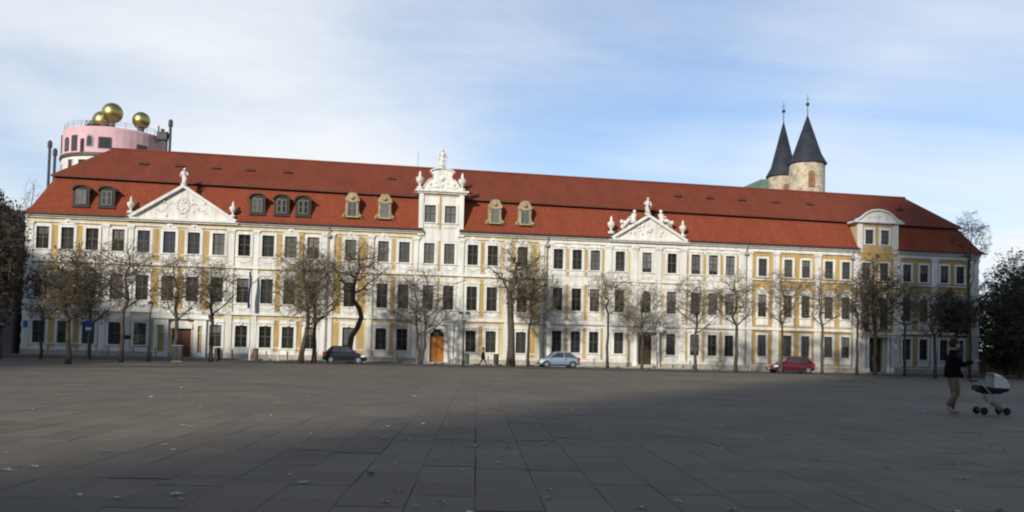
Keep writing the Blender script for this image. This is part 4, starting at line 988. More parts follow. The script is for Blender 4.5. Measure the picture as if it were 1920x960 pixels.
TREES = [
 ('young_tree', 'thin bare young tree nearest the left corner of the palace', -24.1, -18, 7.5, 1.7, 2.8, .11, 1, dict(leaves=240)),
 ('street_tree', 'stout dark bare tree, nearest to the camera of the left trees', -17.2, -34, 7.0, 2.0, 2.5, .17, 2, dict(twigs=620, leaves=420)),
 ('street_tree', 'twiggy bare tree beside the blue sign', -21.7, -15, 8.3, 2.3, 2.6, .16, 3, dict(twigs=560, leaves=380)),
 ('street_tree', 'upright forked bare tree left of the broad pediment', -16.7, -25, 8.8, 2.2, 3.4, .16, 4, dict(twigs=420, leaves=120)),
 ('street_tree', 'bare tree standing right before the red-brown west door', -15.1, -16, 8.5, 2.5, 3.2, .19, 5, dict(twigs=430, leaves=100)),
 ('street_tree', 'bare tree just right of the red-brown west door', -12.7, -15, 8.3, 2.2, 3.7, .17, 6, dict(twigs=400, leaves=90)),
 ('street_tree', 'tall leaning tree, left one of the pair by the black car', -6.1, -12, 10.6, 3.0, 3.1, .23, 7, dict(twigs=680, leaves=520, path=[(0, 0, -.1), (.1, 0, .8), (.25, 0, 1.7), (.42, 0, 2.5), (.5, 0, 3.1)])),
 ('street_tree', 'upright tree, right one of the pair by the black car', -5.1, -11, 10.3, 2.8, 3.2, .19, 8, dict(twigs=640, leaves=480)),
 ('old_tree', 'old tree with a twisted thick trunk behind the black car', -2.3, -6, 11.5, 3.0, 4.4, .27, 9, dict(twigs=520, leaves=420, path=[(0, 0, -.1), (.0, 0, 1.3), (.15, 0, 2.4), (.65, 0, 3.2), (.95, 0, 4.1), (.75, 0, 4.9), (.2, 0, 5.6), (.15, 0, 6.2)], off=(.9, 0), crown_lo=5.2)),
 ('street_tree', 'two-stemmed bare tree left of the orange arched door', 4.1, -5, 9.4, 3.0, 2.6, .23, 10, dict(twigs=400, leaves=110, stems=2)),
 ('old_tree', 'tallest thick-trunked tree right of the walking pedestrian', 12.3, -6, 12.0, 2.9, 4.7, .38, 11, dict(twigs=420, leaves=220, path=[(0, 0, -.1), (.02, 0, 1.5), (.0, 0, 3.0), (-.1, 0, 4.4), (-.2, 0, 6.0)], crown_lo=4.6, off=(.9, 0))),
 ('street_tree', 'slender tree with brown leaves beside the tallest tree', 14.2, -4.5, 10.4, 2.7, 3.8, .16, 12, dict(twigs=560, leaves=1100, off=(.7, 0))),
 ('street_tree', 'slim straight tree right of the silver car', 21.7, -5, 9.6, 2.4, 5.1, .15, 13, dict(twigs=330, leaves=80)),
 ('street_tree', 'small tree with greenish leaves before the brown steps door', 25.2, -4.5, 8.6, 2.6, 3.1, .14, 14, dict(twigs=360, leaves=420, lm=LEAFY)),
 ('street_tree', 'bare tree rising at the right end of the bench', 28.9, -9, 9.0, 2.8, 3.5, .17, 15, dict(twigs=420, leaves=130, lm=LEAFY)),
 ('street_tree', 'straight bare tree where white facade meets ochre facade', 32.4, -10, 9.6, 2.5, 4.2, .19, 16, dict(twigs=400, leaves=120)),
 ('street_tree', 'slim tree whose trunk crosses the red car', 36.8, -10, 9.7, 2.3, 4.4, .14, 17, dict(twigs=380, leaves=130)),
 ('street_tree', 'slim bare tree just right of the red car', 40.2, -11, 9.8, 2.5, 4.4, .15, 18, dict(twigs=380, leaves=130)),
 ('street_tree', 'slim bare tree left of the columned east portal', 43.6, -11, 9.4, 2.3, 4.5, .14, 19, dict(twigs=400, leaves=150)),
 ('leafy_tree', 'dark tree with a dense narrow crown before the east portal', 46.5, -9, 11.6, 2.4, 3.6, .2, 20, dict(twigs=520, leaves=2600, lm=LEAFG, lsize=.13)),
 ('street_tree', 'slim bare tree right of the columned east portal', 47.1, -13, 8.9, 2.1, 4.6, .14, 21, dict(twigs=400, leaves=260, lm=LEAFG)),
 ('street_tree', 'forked bare tree left of the person with the pram', 45.4, -20, 7.9, 2.2, 3.4, .15, 22, dict(twigs=430, leaves=200)),
 ('leafy_tree', 'low tree with a dense round dark crown above the person in black', 46.6, -21, 7.3, 2.0, 3.6, .13, 23, dict(twigs=400, leaves=2600, lm=LEAFD, lsize=.13)),
 ('tall_tree', 'very tall thin tree rising past the right roof end', 46.8, -22.4, 13.4, 1.7, 6.5, .13, 24, dict(twigs=280, leaves=60, crown_lo=9.6, limbs=7)),
]
for nm, lab, x, y, h, cr, fk, tr, sd_, kw in TREES: make_tree(nm, lab, x, y, h, cr, fk, tr, sd_, group=GT_, **kw)
# left edge
make_tree('leafy_tree', 'dense dark tree at the left edge of the picture', -17.6, -44.5, 8.2, 1.5, 1.6, .17, 31, twigs=900, leaves=2600, lm=LEAFK, lsize=.10, crown_lo=1.4)
make_tree('leafy_tree', 'dark tree behind the one at the left edge', -26.2, -20, 11.6, 1.9, 2.0, .2, 32, twigs=900, leaves=3000, lm=LEAFK, lsize=.12, crown_lo=2.0)
make_tree('bare_tree', 'thin bare treetop above the dark trees at the left', -36.5, 14, 19.5, 1.6, 8, .16, 33, twigs=150, leaves=0)
make_tree('bush_tree', 'small yellowish treetop left of the palace roof', -37.2, 20, 16.2, 1.5, 6, .16, 34, twigs=200, leaves=900, lm=LEAFY, lsize=.14)
# right edge: dark garden trees in the cathedral's shade
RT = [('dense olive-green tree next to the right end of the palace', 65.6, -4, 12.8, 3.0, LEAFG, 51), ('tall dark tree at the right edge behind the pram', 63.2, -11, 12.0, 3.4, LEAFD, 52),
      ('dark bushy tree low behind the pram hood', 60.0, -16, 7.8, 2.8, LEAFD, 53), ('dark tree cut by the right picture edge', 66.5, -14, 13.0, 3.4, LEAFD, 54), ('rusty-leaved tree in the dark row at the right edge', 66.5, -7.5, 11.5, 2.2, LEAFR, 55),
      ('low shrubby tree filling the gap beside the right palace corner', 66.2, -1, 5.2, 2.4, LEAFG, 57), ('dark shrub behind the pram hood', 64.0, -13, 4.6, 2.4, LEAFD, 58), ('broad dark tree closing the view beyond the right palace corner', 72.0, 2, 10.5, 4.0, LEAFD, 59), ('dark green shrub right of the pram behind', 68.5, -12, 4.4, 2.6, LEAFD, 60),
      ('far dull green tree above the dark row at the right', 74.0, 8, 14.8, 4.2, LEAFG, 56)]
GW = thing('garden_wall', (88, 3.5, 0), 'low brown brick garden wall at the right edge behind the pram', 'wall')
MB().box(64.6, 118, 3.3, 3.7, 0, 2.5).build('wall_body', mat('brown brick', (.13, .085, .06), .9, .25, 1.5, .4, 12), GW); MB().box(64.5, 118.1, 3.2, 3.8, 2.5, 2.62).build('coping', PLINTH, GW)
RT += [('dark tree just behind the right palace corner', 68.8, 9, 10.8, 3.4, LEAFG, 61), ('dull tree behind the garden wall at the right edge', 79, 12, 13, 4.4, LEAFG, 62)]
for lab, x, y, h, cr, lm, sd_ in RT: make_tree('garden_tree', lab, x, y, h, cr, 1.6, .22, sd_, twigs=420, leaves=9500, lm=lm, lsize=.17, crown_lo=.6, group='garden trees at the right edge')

# ------------------------------------------------------------------ cars
RUBBER = mat('tyre rubber', (.015, .015, .016), .8, .1, 5); RIM = mat('alloy rim', (.45, .45, .46), .35, .1, 5, metal=.8)
CGLASS = glass('car glass', (.012, .014, .016), (.05, .055, .06)); TRIM = mat('black car trim', (.02, .02, .02), .6, .1, 5)
RED_L = mat('red tail lamp', (.30, .012, .012), .3, .1, 5); CLEAR = mat('headlamp lens', (.62, .64, .66), .15, .05, 5); PLATE = mat('white plate', (.6, .6, .58), .5, .05, 5)
def car(x, y, rz, label, paint, Ln, W, H, hood, gh, rails=False):
    """gh: greenhouse side profile x of windscreen foot, roof front, roof rear, rear window foot; local x is forward"""
    T = thing('parked_car', (x, y, g(y)), label, 'car', 'cars parked before the palace', rz=rz)
    hw = W / 2; F, B_ = Ln / 2, -Ln / 2; belt = hood + .08; xa, xb_, xc, xd = gh
    st = [(B_, .42, hood - .10, .86), (B_ + .06, .28, hood + .0, .94), (B_ + .35, .22, belt, .99), (-.5, .20, belt, 1.0), (xa - .2, .20, belt, 1.0), (xa + .15, .20, belt - .03, .99), (F - .55, .21, hood - .06, .97), (F - .18, .24, hood - .17, .90), (F - .02, .34, hood - .33, .78)]
    b = MB(); rings = []
    for sx, zb_, zt_, k in st:
        w = hw * k
        half = [(w * .90, zb_), (w * .99, zb_ + .12), (w, (zb_ + zt_) / 2), (w * .975, zt_ - .12), (w * .90, zt_ - .03), (w * .6, zt_ + .012)]
        rings.append([(sx, -a, c) for a, c in half] + [(sx, a, c) for a, c in half[::-1]])
    n = 12
    for q_ in rings: b.v += q_
    for j in range(len(rings) - 1):
        for i in range(n): b.f.append((j * n + i, (j + 1) * n + i, (j + 1) * n + (i + 1) % n, j * n + (i + 1) % n)); b.mi.append(0)
    b.f += [tuple(range(n)), tuple(range(len(rings) * n - 1, (len(rings) - 1) * n - 1, -1))]; b.mi += [0, 0]
    # greenhouse
    wb, wt = hw * .92, hw * .74
    lo = [(xa, wb * .93), (xb_ - .1, wb), (xc + .05, wb), (xd, wb * .93)]; md = [(xa * .12 + xb_ * .88, wt * 1.03, H - .07), (xb_ + .0, wt * 1.05, H - .06), (xc, wt * 1.05, H - .06), (xc * .9 + xd * .1, wt * 1.0, H - .08)]
    tp = [(xb_ - .06, wt * .88, H - .015), (xb_ - .25, wt * .9, H), (xc + .25, wt * .9, H), (xc + .05, wt * .86, H - .02)]
    R3 = []
    for q_ in ([(px_, w_, belt - .04) for px_, w_ in lo], md, tp): R3.append([(a, -w_, c) for a, w_, c in q_] + [(a, w_, c) for a, w_, c in q_[::-1]])
    o_ = len(b.v)
    for q_ in R3: b.v += q_
    for j in range(2):
        for i in range(8): b.f.append((o_ + j * 8 + i, o_ + j * 8 + (i + 1) % 8, o_ + (j + 1) * 8 + (i + 1) % 8, o_ + (j + 1) * 8 + i)); b.mi.append(0)
    b.f.append(tuple(range(o_ + 16, o_ + 24))); b.mi.append(0)
    b.build('body', paint, T, smooth=True)
    # glass
    def pane(name, P4, off):
        vs_ = [Vector(p) for p in P4]; c_ = sum(vs_, Vector()) / 4; nrm = (vs_[1] - vs_[0]).cross(vs_[3] - vs_[0]).normalized()
        if nrm.dot(c_ - Vector((0, 0, .9))) < 0: nrm = -nrm
        MB().add([v + nrm * off for v in vs_] + [v - nrm * .02 for v in vs_], [(0, 1, 2, 3), (7, 6, 5, 4), (0, 4, 5, 1), (1, 5, 6, 2), (2, 6, 7, 3), (3, 7, 4, 0)]).build(name, CGLASS, T)
    zl, zh = belt + .02, H - .10
    def sp(x_, z_, s_):
        t = (z_ - belt) / (H - .06 - belt); return (x_, s_ * (wb * (1 - t) + wt * 1.05 * t), z_)
    xm = (xb_ + xc) / 2
    fx = lambda z_: xa + (xb_ - xa) * (z_ - belt) / (H - .06 - belt); rx = lambda z_: xd + (xc - xd) * (z_ - belt) / (H - .06 - belt)
    for s_ in (-1, 1):
        pane('side_window', [sp(xm + .04, zl, s_), sp(fx(zl) - .16, zl, s_), sp(fx(zh) - .12, zh, s_), sp(xm + .04, zh, s_)], .012)
        pane('side_window', [sp(rx(zl) + .22, zl, s_), sp(xm - .04, zl, s_), sp(xm - .04, zh, s_), sp(rx(zh) + .16, zh, s_)], .012)
        m_ = MB(); m_.ball((fx(zl) - .12, s_ * (hw + .07), belt + .06), .09, 8, 6, .8); m_.build('mirror', paint, T)
        MB().box(F - .52, F - .16, s_ * hw * .88 - .10, s_ * hw * .88 + .09, hood - .30, hood - .15).build('headlight', CLEAR, T)
        MB().box(B_ - .01, B_ + .22, s_ * hw * .86 - .09, s_ * hw * .86 + .105, hood - .22, hood + .10).build('tail_light', RED_L, T)
        MB().box(xm - .25, xm - .08, s_ * (hw + .005) - .012, s_ * (hw + .005) + .012, belt - .16, belt - .12).build('door_handle', TRIM, T)
        for wx in (F - .72, B_ + .66):
            w_ = MB(); yy = s_ * (hw - .10)
            ring = lambda r_, y_: [(wx + r_ * math.cos(2 * math.pi * i / 20), y_, .29 + r_ * math.sin(2 * math.pi * i / 20)) for i in range(20)]
            a_ = ring(.345, s_ * (hw - .05)) + ring(.345, s_ * (hw + .008)); MB().add(a_, [(i, (i + 1) % 20, 20 + (i + 1) % 20, 20 + i) for i in range(20)] + [tuple(range(20, 40))]).build('wheel_arch', TRIM, T)
            pr = [(.20, -.09), (.275, -.095), (.29, -.06), (.29, .06), (.275, .095), (.20, .09)]
            vs_ = []
            for r_, d_ in pr: vs_ += ring(r_, yy + s_ * (d_ + .05))
            fs = [(j * 20 + i, j * 20 + (i + 1) % 20, (j + 1) * 20 + (i + 1) % 20, (j + 1) * 20 + i) for j in range(5) for i in range(20)]
            wo = MB().add(vs_, fs).build('wheel', RUBBER, T)
            vs_ = ring(.205, yy + s_ * .10) + ring(.19, yy + s_ * .135) + ring(.05, yy + s_ * .145)
            MB().add(vs_, [(j * 20 + i, j * 20 + (i + 1) % 20, (j + 1) * 20 + (i + 1) % 20, (j + 1) * 20 + i) for j in range(2) for i in range(20)] + [tuple(range(40, 60))]).build('rim', RIM, wo)
        if rails: MB().tube([(xc + .15, s_ * wt * .86, H - .01), (xc + .25, s_ * wt * .86, H + .06), (xb_ - .35, s_ * wt * .86, H + .06), (xb_ - .22, s_ * wt * .86, H)], .022, 6).build('roof_rail', TRIM, T)
    pane('windscreen', [(fx(zl), -wb * .82, zl), (fx(zl), wb * .82, zl), (fx(zh), wt * .9, zh), (fx(zh), -wt * .9, zh)], .02)
    pane('rear_window', [(rx(zl), -wb * .8, zl), (rx(zl), wb * .8, zl), (rx(zh), wt * .86, zh), (rx(zh), -wt * .86, zh)], .02)
    for nm, x0, x1, z0 in (('front_bumper', F - .14, F + .02, .26), ('rear_bumper', B_ - .05, B_ + .12, .30)): MB().box(x0, x1, -hw * .74, hw * .74, z0, z0 + .17).build(nm, TRIM, T)
    MB().box(F + .022, F + .03, -.24, .24, .36, .46).build('number_plate', PLATE, T)
    MB().box(-Ln / 2 + .95, F - 1.02, -hw * .97, hw * .97, .13, .28).build('sill_panel', TRIM, T)
    return T
car(-2.62, -8.6, R(3), 'black compact hatchback parked facing right before the old twisted tree', mat('black car paint', (.012, .015, .020), .25, .1, 3, coat=.6), 3.75, 1.64, 1.50, .88, (.95, .35, -1.15, -1.62))
car(16.7, -6.0, R(181), 'silver blue hatchback parked facing left near the tallest tree', mat('silver blue paint', (.24, .30, .38), .35, .06, 3, metal=.35, coat=.5), 3.85, 1.66, 1.46, .84, (1.0, .25, -1.1, -1.72))
car(38.1, -9.0, R(178), 'dark red estate car parked facing left before the ochre facade', mat('dark red paint', (.085, .008, .012), .3, .08, 3, coat=.6), 4.05, 1.70, 1.52, .86, (1.05, .35, -1.45, -1.88), rails=True)

# ------------------------------------------------------------------ people
def skinned(name, chains, material, parent, levels=2):
    """chains of (point, radius): grown with a Skin modifier into one smooth surface"""
    me = bpy.data.meshes.new(name); vs_, es, rs = [], [], []; idx = {}; roots = set()
    for ch in chains:
        prev = None
        for p, r_ in ch:
            key = tuple(round(c, 4) for c in p)
            if key not in idx:
                if prev is None: roots.add(len(vs_))
                idx[key] = len(vs_); vs_.append(p); rs.append(r_)
            if prev is not None: es.append((prev, idx[key]))
            prev = idx[key]
    me.from_pydata(vs_, es, [])
    o = bpy.data.objects.new(name, me); COL.objects.link(o)
    sk = o.modifiers.new('skin', 'SKIN'); sk.use_smooth_shade = True; sk.branch_smoothing = .6
    if not me.skin_vertices: me.skin_vertices.new()
    for i, r_ in enumerate(rs):
        rx_, ry_ = r_ if isinstance(r_, tuple) else (r_, r_)
        me.skin_vertices[0].data[i].radius = (rx_, ry_); me.skin_vertices[0].data[i].use_root = i in roots
    ss = o.modifiers.new('sub', 'SUBSURF'); ss.levels = ss.render_levels = levels
    dg_ = bpy.context.evaluated_depsgraph_get(); out = bpy.data.meshes.new_from_object(o.evaluated_get(dg_)); bpy.data.objects.remove(o)
    out.materials.clear(); out.materials.append(material)
    out.polygons.foreach_set('use_smooth', [True] * len(out.polygons))
    return inst(name, out, (0, 0, 0), parent)
SKIN = mat('skin', (.42, .26, .19), .6, .08, 6); HAIR = mat('dark brown hair', (.022, .016, .012), .7, .2, 20)
COAT = mat('black jacket cloth', (.009, .009, .010), .95, .2, 6, .4, 20, spec=.05); KHAKI = mat('khaki trousers cloth', (.17, .145, .095), .9, .15, 5, .4, 16); SHOE = mat('pale shoes', (.36, .33, .28), .7, .15, 8)
def head(mb, c, s=1.0):
    # skull with jaw, nose, ears; looks along +x
    o = len(mb.v); mb.ball(c, .112 * s, 18, 12, 1.25)
    for i in range(o, len(mb.v)):
        x_, y_, z_ = (mb.v[i][k] - c[k] for k in range(3))
        y_ *= .80
        if z_ < -.03 * s: x_ = x_ * .86 + .012 * s; y_ *= .9
        if x_ > .08 * s and z_ < 0: x_ += .01 * s
        mb.v[i] = (c[0] + x_, c[1] + y_, c[2] + z_)
    mb.tube([(c[0] + .105 * s, c[1], c[2] + .03 * s), (c[0] + .135 * s, c[1], c[2] - .02 * s), (c[0] + .10 * s, c[1], c[2] - .035 * s)], [.010 * s, .018 * s, .012 * s], 6)
    for sg in (-1, 1): mb.ball((c[0] - .005 * s, c[1] + sg * .092 * s, c[2] - .005 * s), .026 * s, 6, 5, 1.3)
def face(parent, c, s=1.0):
    b = MB()
    for sg in (-1, 1): b.ball((c[0] + .096 * s, c[1] + sg * .036 * s, c[2] + .008 * s), .013 * s, 6, 5)
    b.build('eyes', IRON, parent)
    MB().tube([(c[0] + .098 * s, c[1] - .025 * s, c[2] - .066 * s), (c[0] + .106 * s, c[1], c[2] - .066 * s), (c[0] + .098 * s, c[1] + .025 * s, c[2] - .066 * s)], .006 * s, 5).build('mouth', mat('lips', (.30, .12, .10), .6), parent)
def hand(w, d, up, s=1.0, curl=.5):
    """palm and five bent fingers from the wrist w, pointing along d; up is the back of the hand"""
    w, d, up = Vector(w), Vector(d).normalized(), Vector(up).normalized(); side = d.cross(up).normalized(); up = side.cross(d)
    palm = [(tuple(w), .026 * s), (tuple(w + d * .045 * s), (.040 * s, .017 * s)), (tuple(w + d * .085 * s), (.042 * s, .015 * s))]
    ch = [palm]
    for i, (off, ln) in enumerate(((-.030, .068), (-.010, .080), (.011, .075), (.031, .058))):
        b0 = w + d * .082 * s + side * off * s; d1 = (d - up * curl * .5).normalized(); d2 = (d - up * curl * 1.5).normalized()
        ch.append([(tuple(w + d * .055 * s + side * off * .8 * s), .009 * s), (tuple(b0), .0095 * s), (tuple(b0 + d1 * ln * .5 * s), .0088 * s), (tuple(b0 + d1 * ln * .5 * s + d2 * ln * .5 * s), .007 * s)])
    t0 = w + d * .025 * s - side * .03 * s
    ch.append([(tuple(w + d * .02 * s), .011 * s), (tuple(t0 + d * .01 * s - side * .012 * s), .0115 * s), (tuple(t0 + d * .045 * s - side * .025 * s - up * .01), .0095 * s), (tuple(t0 + d * .072 * s - side * .018 * s - up * .02), .008 * s)])
    return ch
MAN = thing('person', (13.82, -68.35, .32), 'person in a black jacket and khaki trousers walking behind a pram', 'person', rz=R(-8))
WR, WL = (.43, -.21, 1.285), (.40, .15, .83)
hd = (.045, 0, 1.665)
b = MB(); head(b, hd)
body = skinned('body', [[((0, 0, .95), .14), ((.01, 0, 1.12), .13), ((.01, 0, 1.28), (.17, .12)), ((.01, 0, 1.40), (.08, .07)), ((.015, 0, 1.48), (.05, .05)), ((.03, 0, 1.56), .055), ((.04, 0, 1.62), .055)],
    [((.01, 0, 1.40), (.08, .07)), ((.0, -.17, 1.35), .04), ((.08, -.295, 1.17), .046), (WR, .03)], [((.01, 0, 1.40), (.08, .07)), ((.0, .17, 1.35), .04), ((.10, .26, 1.16), .046), (WL, .03)],
    [((0, 0, .95), .14), ((.0, .09, .88), .085), ((.10, .09, .50), .06), ((.02, .09, .10), .04), ((.10, .09, .06), .04), ((.20, .09, .035), .03)],
    [((0, 0, .95), .14), ((.0, -.09, .88), .085), ((.07, -.09, .49), .06), ((-.15, -.09, .21), .04), ((-.09, -.09, .11), .04), ((-.01, -.09, .05), .03)]], SKIN, MAN)
hm = MB(); head(hm, hd)
for w_, d_, u_ in ((WR, (1, .1, .15), (0, -.5, 1)), (WL, (1, 0, -.15), (0, .2, 1))):
    t_ = skinned('hand', hand(w_, d_, u_), SKIN, MAN)
    o_ = len(hm.v); hm.v += [tuple(v.co) for v in t_.data.vertices]; hm.f += [tuple(i + o_ for i in p.vertices) for p in t_.data.polygons]; hm.mi += [0] * len(t_.data.polygons); bpy.data.objects.remove(t_)
o_ = len(hm.v); hm.v += [tuple(v.co) for v in body.data.vertices]; hm.f += [tuple(i + o_ for i in p.vertices) for p in body.data.polygons]; hm.mi += [0] * len(body.data.polygons); bpy.data.objects.remove(body)
body = hm.build('body', SKIN, MAN, smooth=True)
face(body, hd)
hb = MB(); hb.ball((hd[0] - .018, 0, hd[2] + .035), .124, 16, 10, 1.12)
for i in range(len(hb.v)):
    x_, y_, z_ = hb.v[i]; z_ = max(z_, hd[2] - .05 + max(0, (x_ - hd[0])) * 1.0); x_ = min(x_, hd[0] + .088); k_ = 1 + .06 * noise.noise(Vector((x_, y_, z_)) * 30); hb.v[i] = (hd[0] + (x_ - hd[0]) * k_, y_ * .86 * k_, z_)
hb.build('hair', HAIR, MAN, smooth=True)
skinned('jacket', [[((.0, 0, .86), (.20, .19)), ((.0, 0, .92), (.215, .20)), ((.0, 0, 1.10), (.20, .185)), ((.01, 0, 1.24), (.205, .18)), ((.01, 0, 1.36), (.19, .17)), ((.015, 0, 1.44), (.16, .15)), ((.02, 0, 1.50), (.11, .11)), ((.025, 0, 1.555), (.085, .085))],
    [((.01, 0, 1.36), (.19, .17)), ((.0, -.185, 1.39), .098), ((.08, -.30, 1.17), .078), ((.30, -.235, 1.245), .060), ((.40, -.215, 1.275), .048)],
    [((.01, 0, 1.36), (.19, .17)), ((.0, .185, 1.39), .098), ((.10, .265, 1.16), .075), ((.31, .195, .93), .058), ((.365, .17, .87), .046)]], COAT, MAN)
skinned('trousers', [[((.0, 0, .96), (.165, .15)), ((.0, 0, .90), (.17, .15))], [((.0, 0, .90), (.17, .15)), ((.01, .09, .80), .105), ((.10, .09, .50), .085), ((.05, .09, .25), .072), ((.02, .09, .12), .07), ((.015, .09, .075), .07)],
    [((.0, 0, .90), (.17, .15)), ((.01, -.09, .80), .105), ((.07, -.09, .49), .085), ((-.06, -.09, .34), .072), ((-.135, -.09, .235), .07), ((-.16, -.09, .19), .07)]], KHAKI, MAN)
skinned('shoe', [[((-.04, .09, .065), (.045, .05)), ((.05, .09, .06), (.048, .05)), ((.14, .09, .045), (.05, .038)), ((.215, .09, .035), (.04, .028))]], SHOE, MAN)
skinned('shoe', [[((-.19, -.09, .175), (.045, .05)), ((-.13, -.09, .115), (.048, .05)), ((-.05, -.09, .065), (.05, .038)), ((.01, -.09, .035), (.04, .028))]], SHOE, MAN)

# pram
PR = thing('pram', (14.385, -68.43, .32), 'pram with a pale grey hood pushed by the person in black', 'pram', rz=R(-8))
PGREY = mat('pale grey fabric', (.74, .74, .72), .85, .1, 6, .3, 20); PBLACK = mat('black pram fabric', (.016, .017, .02), .85, .15, 6, .3, 20); PCHROME = mat('pram frame', (.34, .34, .35), .4, .1, 5, metal=.6)
PR.scale = (.88, .88, .88)
b = MB(); k = 9; lay = [(-.225, .80), (-.20, .94), (-.12, 1.0), (.12, 1.0), (.20, .94), (.225, .80)]
def hood_pt(y_, sc_, a_): return (.385 + .47 * sc_ * math.sin(a_), y_, .755 + .385 * sc_ * math.cos(a_) - .02 * math.sin(a_))
for y_, sc_ in lay: b.v += [hood_pt(y_, sc_, math.pi / 2 * j / k) for j in range(k + 1)]
for i in range(len(lay) - 1):
    for j in range(k): b.f.append((i * (k + 1) + j, (i + 1) * (k + 1) + j, (i + 1) * (k + 1) + j + 1, i * (k + 1) + j + 1)); b.mi.append(0)
for i in (0, len(lay) - 1):                              # side cheeks
    b.v.append((.385, lay[i][0], .745)); c_ = len(b.v) - 1
    for j in range(k): b.f.append((c_, i * (k + 1) + j, i * (k + 1) + j + 1)); b.mi.append(0)
H_ = b.build('hood', PGREY, PR, smooth=False)
b = MB()
for a_ in (0.02, .55, 1.08): b.tube([hood_pt(y_, sc_ * 1.01, a_) for y_, sc_ in lay], .009, 5)
b.build('hood_hoops', PCHROME, H_)
b = MB(); sec = [(.02, .16, .72, .78), (.06, .20, .62, .78), (.30, .22, .56, .75), (.60, .22, .58, .74), (.82, .18, .66, .735), (.87, .12, .70, .73)]
for sx, w_, zl_, zh_ in sec: b.v += [(sx, -w_ * .8, zl_), (sx, -w_, (zl_ + zh_) / 2), (sx, -w_, zh_), (sx, w_, zh_), (sx, w_, (zl_ + zh_) / 2), (sx, w_ * .8, zl_)]
for j in range(len(sec) - 1):
    for i in range(6): b.f.append((j * 6 + i, (j + 1) * 6 + i, (j + 1) * 6 + (i + 1) % 6, j * 6 + (i + 1) % 6)); b.mi.append(0)
b.f += [tuple(range(6)), tuple(range(len(sec) * 6 - 1, len(sec) * 6 - 7, -1))]; b.mi += [0, 0]
b.build('carrycot', PBLACK, PR)
b = MB()
for s_ in (-1, 1):
    b.tube([(-.06, s_ * .22, .90), (.02, s_ * .23, .86), (.30, s_ * .24, .55), (.74, s_ * .18, .12)], .016, 6); b.tube([(.12, s_ * .18, .11), (.34, s_ * .24, .50), (.42, s_ * .24, .58)], .016, 6)
b.tube([(.12, -.19, .105), (.12, .19, .105)], .014, 6); b.tube([(.74, -.19, .105), (.74, .19, .105)], .014, 6)
b.build('chassis', PCHROME, PR)
b = MB(); b.tube([(-.06, -.22, .90), (-.085, -.20, .915), (-.085, .20, .915), (-.06, .22, .90)], .02, 8); b.build('handlebar', PBLACK, PR)
b = MB(); b.box(-.05, .12, -.15, .15, .66, .80); b.build('changing_bag', mat('dark patterned bag', (.06, .06, .065), .8, .4, 30), PR)
b = MB(); b.add([(.24, -.19, .47), (.24, .19, .47), (.70, .19, .30), (.70, -.19, .30), (.34, -.17, .36), (.34, .17, .36), (.66, .17, .15), (.66, -.17, .15)], [(0, 1, 2, 3), (7, 6, 5, 4), (0, 4, 5, 1), (1, 5, 6, 2), (2, 6, 7, 3), (3, 7, 4, 0)]); b.build('basket', mat('grey basket fabric', (.52, .52, .50), .85, .1, 8), PR)
for wx, wr in ((.12, .105), (.74, .105)):
    for s_ in (-1, 1):
        ring = lambda r_, y_: [(wx + r_ * math.cos(2 * math.pi * i / 18), y_, wr + r_ * math.sin(2 * math.pi * i / 18)) for i in range(18)]
        pr = [(wr * .72, -.018), (wr * .95, -.022), (wr, 0), (wr * .95, .022), (wr * .72, .018)]; vs_ = []
        for r_, d_ in pr: vs_ += ring(r_, s_ * .20 + d_)
        wo = MB().add(vs_, [(j * 18 + i, j * 18 + (i + 1) % 18, (j + 1) * 18 + (i + 1) % 18, (j + 1) * 18 + i) for j in range(4) for i in range(18)]).build('wheel', RUBBER, PR)
        MB().add(ring(wr * .74, s_ * .215) + ring(wr * .74, s_ * .185), [(i, (i + 1) % 18, 18 + (i + 1) % 18, 18 + i) for i in range(18)] + [tuple(range(18)), tuple(range(35, 17, -1))]).build('hub', TRIM, wo)

# distant pedestrian
PD = thing('person', (9.6, -7.2, 0), 'small distant person in a long dark coat walking past the palace', 'person', rz=R(0))
hd = (.03, 0, 1.56)
hm = MB(); head(hm, hd, .95)
bd = skinned('body', [[((0, 0, .92), .12), ((.0, 0, 1.15), (.13, .1)), ((.0, 0, 1.3), .09), ((.01, 0, 1.40), .06), ((.02, 0, 1.5), .048)], [((.0, 0, 1.3), .09), ((0, -.17, 1.3), .05), ((.06, -.2, 1.06), .04), ((.16, -.18, .86), .03)], [((.0, 0, 1.3), .09), ((0, .17, 1.3), .05), ((-.06, .2, 1.06), .04), ((-.08, .19, .82), .03)],
   [((0, 0, .92), .12), ((.02, .08, .84), .08), ((.2, .08, .46), .055), ((.34, .08, .09), .035), ((.46, .08, .05), .025)], [((0, 0, .92), .12), ((.0, -.08, .84), .08), ((-.12, -.08, .46), .055), ((-.36, -.08, .14), .035), ((-.28, -.08, .05), .025)]], SKIN, PD, 1)
parts = [bd] + [skinned('hand', hand(w_, d_, (0, -1, .2)), SKIN, PD, 1) for w_, d_ in (((.16, -.18, .86), (.5, 0, -1)), ((-.08, .19, .82), (.1, 0, -1)))]
for t_ in parts:
    o_ = len(hm.v); hm.v += [tuple(v.co) for v in t_.data.vertices]; hm.f += [tuple(i + o_ for i in p.vertices) for p in t_.data.polygons]; hm.mi += [0] * len(t_.data.polygons); bpy.data.objects.remove(t_)
body = hm.build('body', SKIN, PD, smooth=True); face(body, hd, .95)
b = MB(); b.ball((hd[0] - .03, 0, hd[2] + .02), .125, 12, 8, 1.25); b.build('hair', mat('auburn hair', (.16, .07, .025), .7, .2, 20), PD, smooth=True)
for i, v in enumerate(PD.children[-1].data.vertices):
    if v.co.x > hd[0] + .06: v.co.x = hd[0] + .06
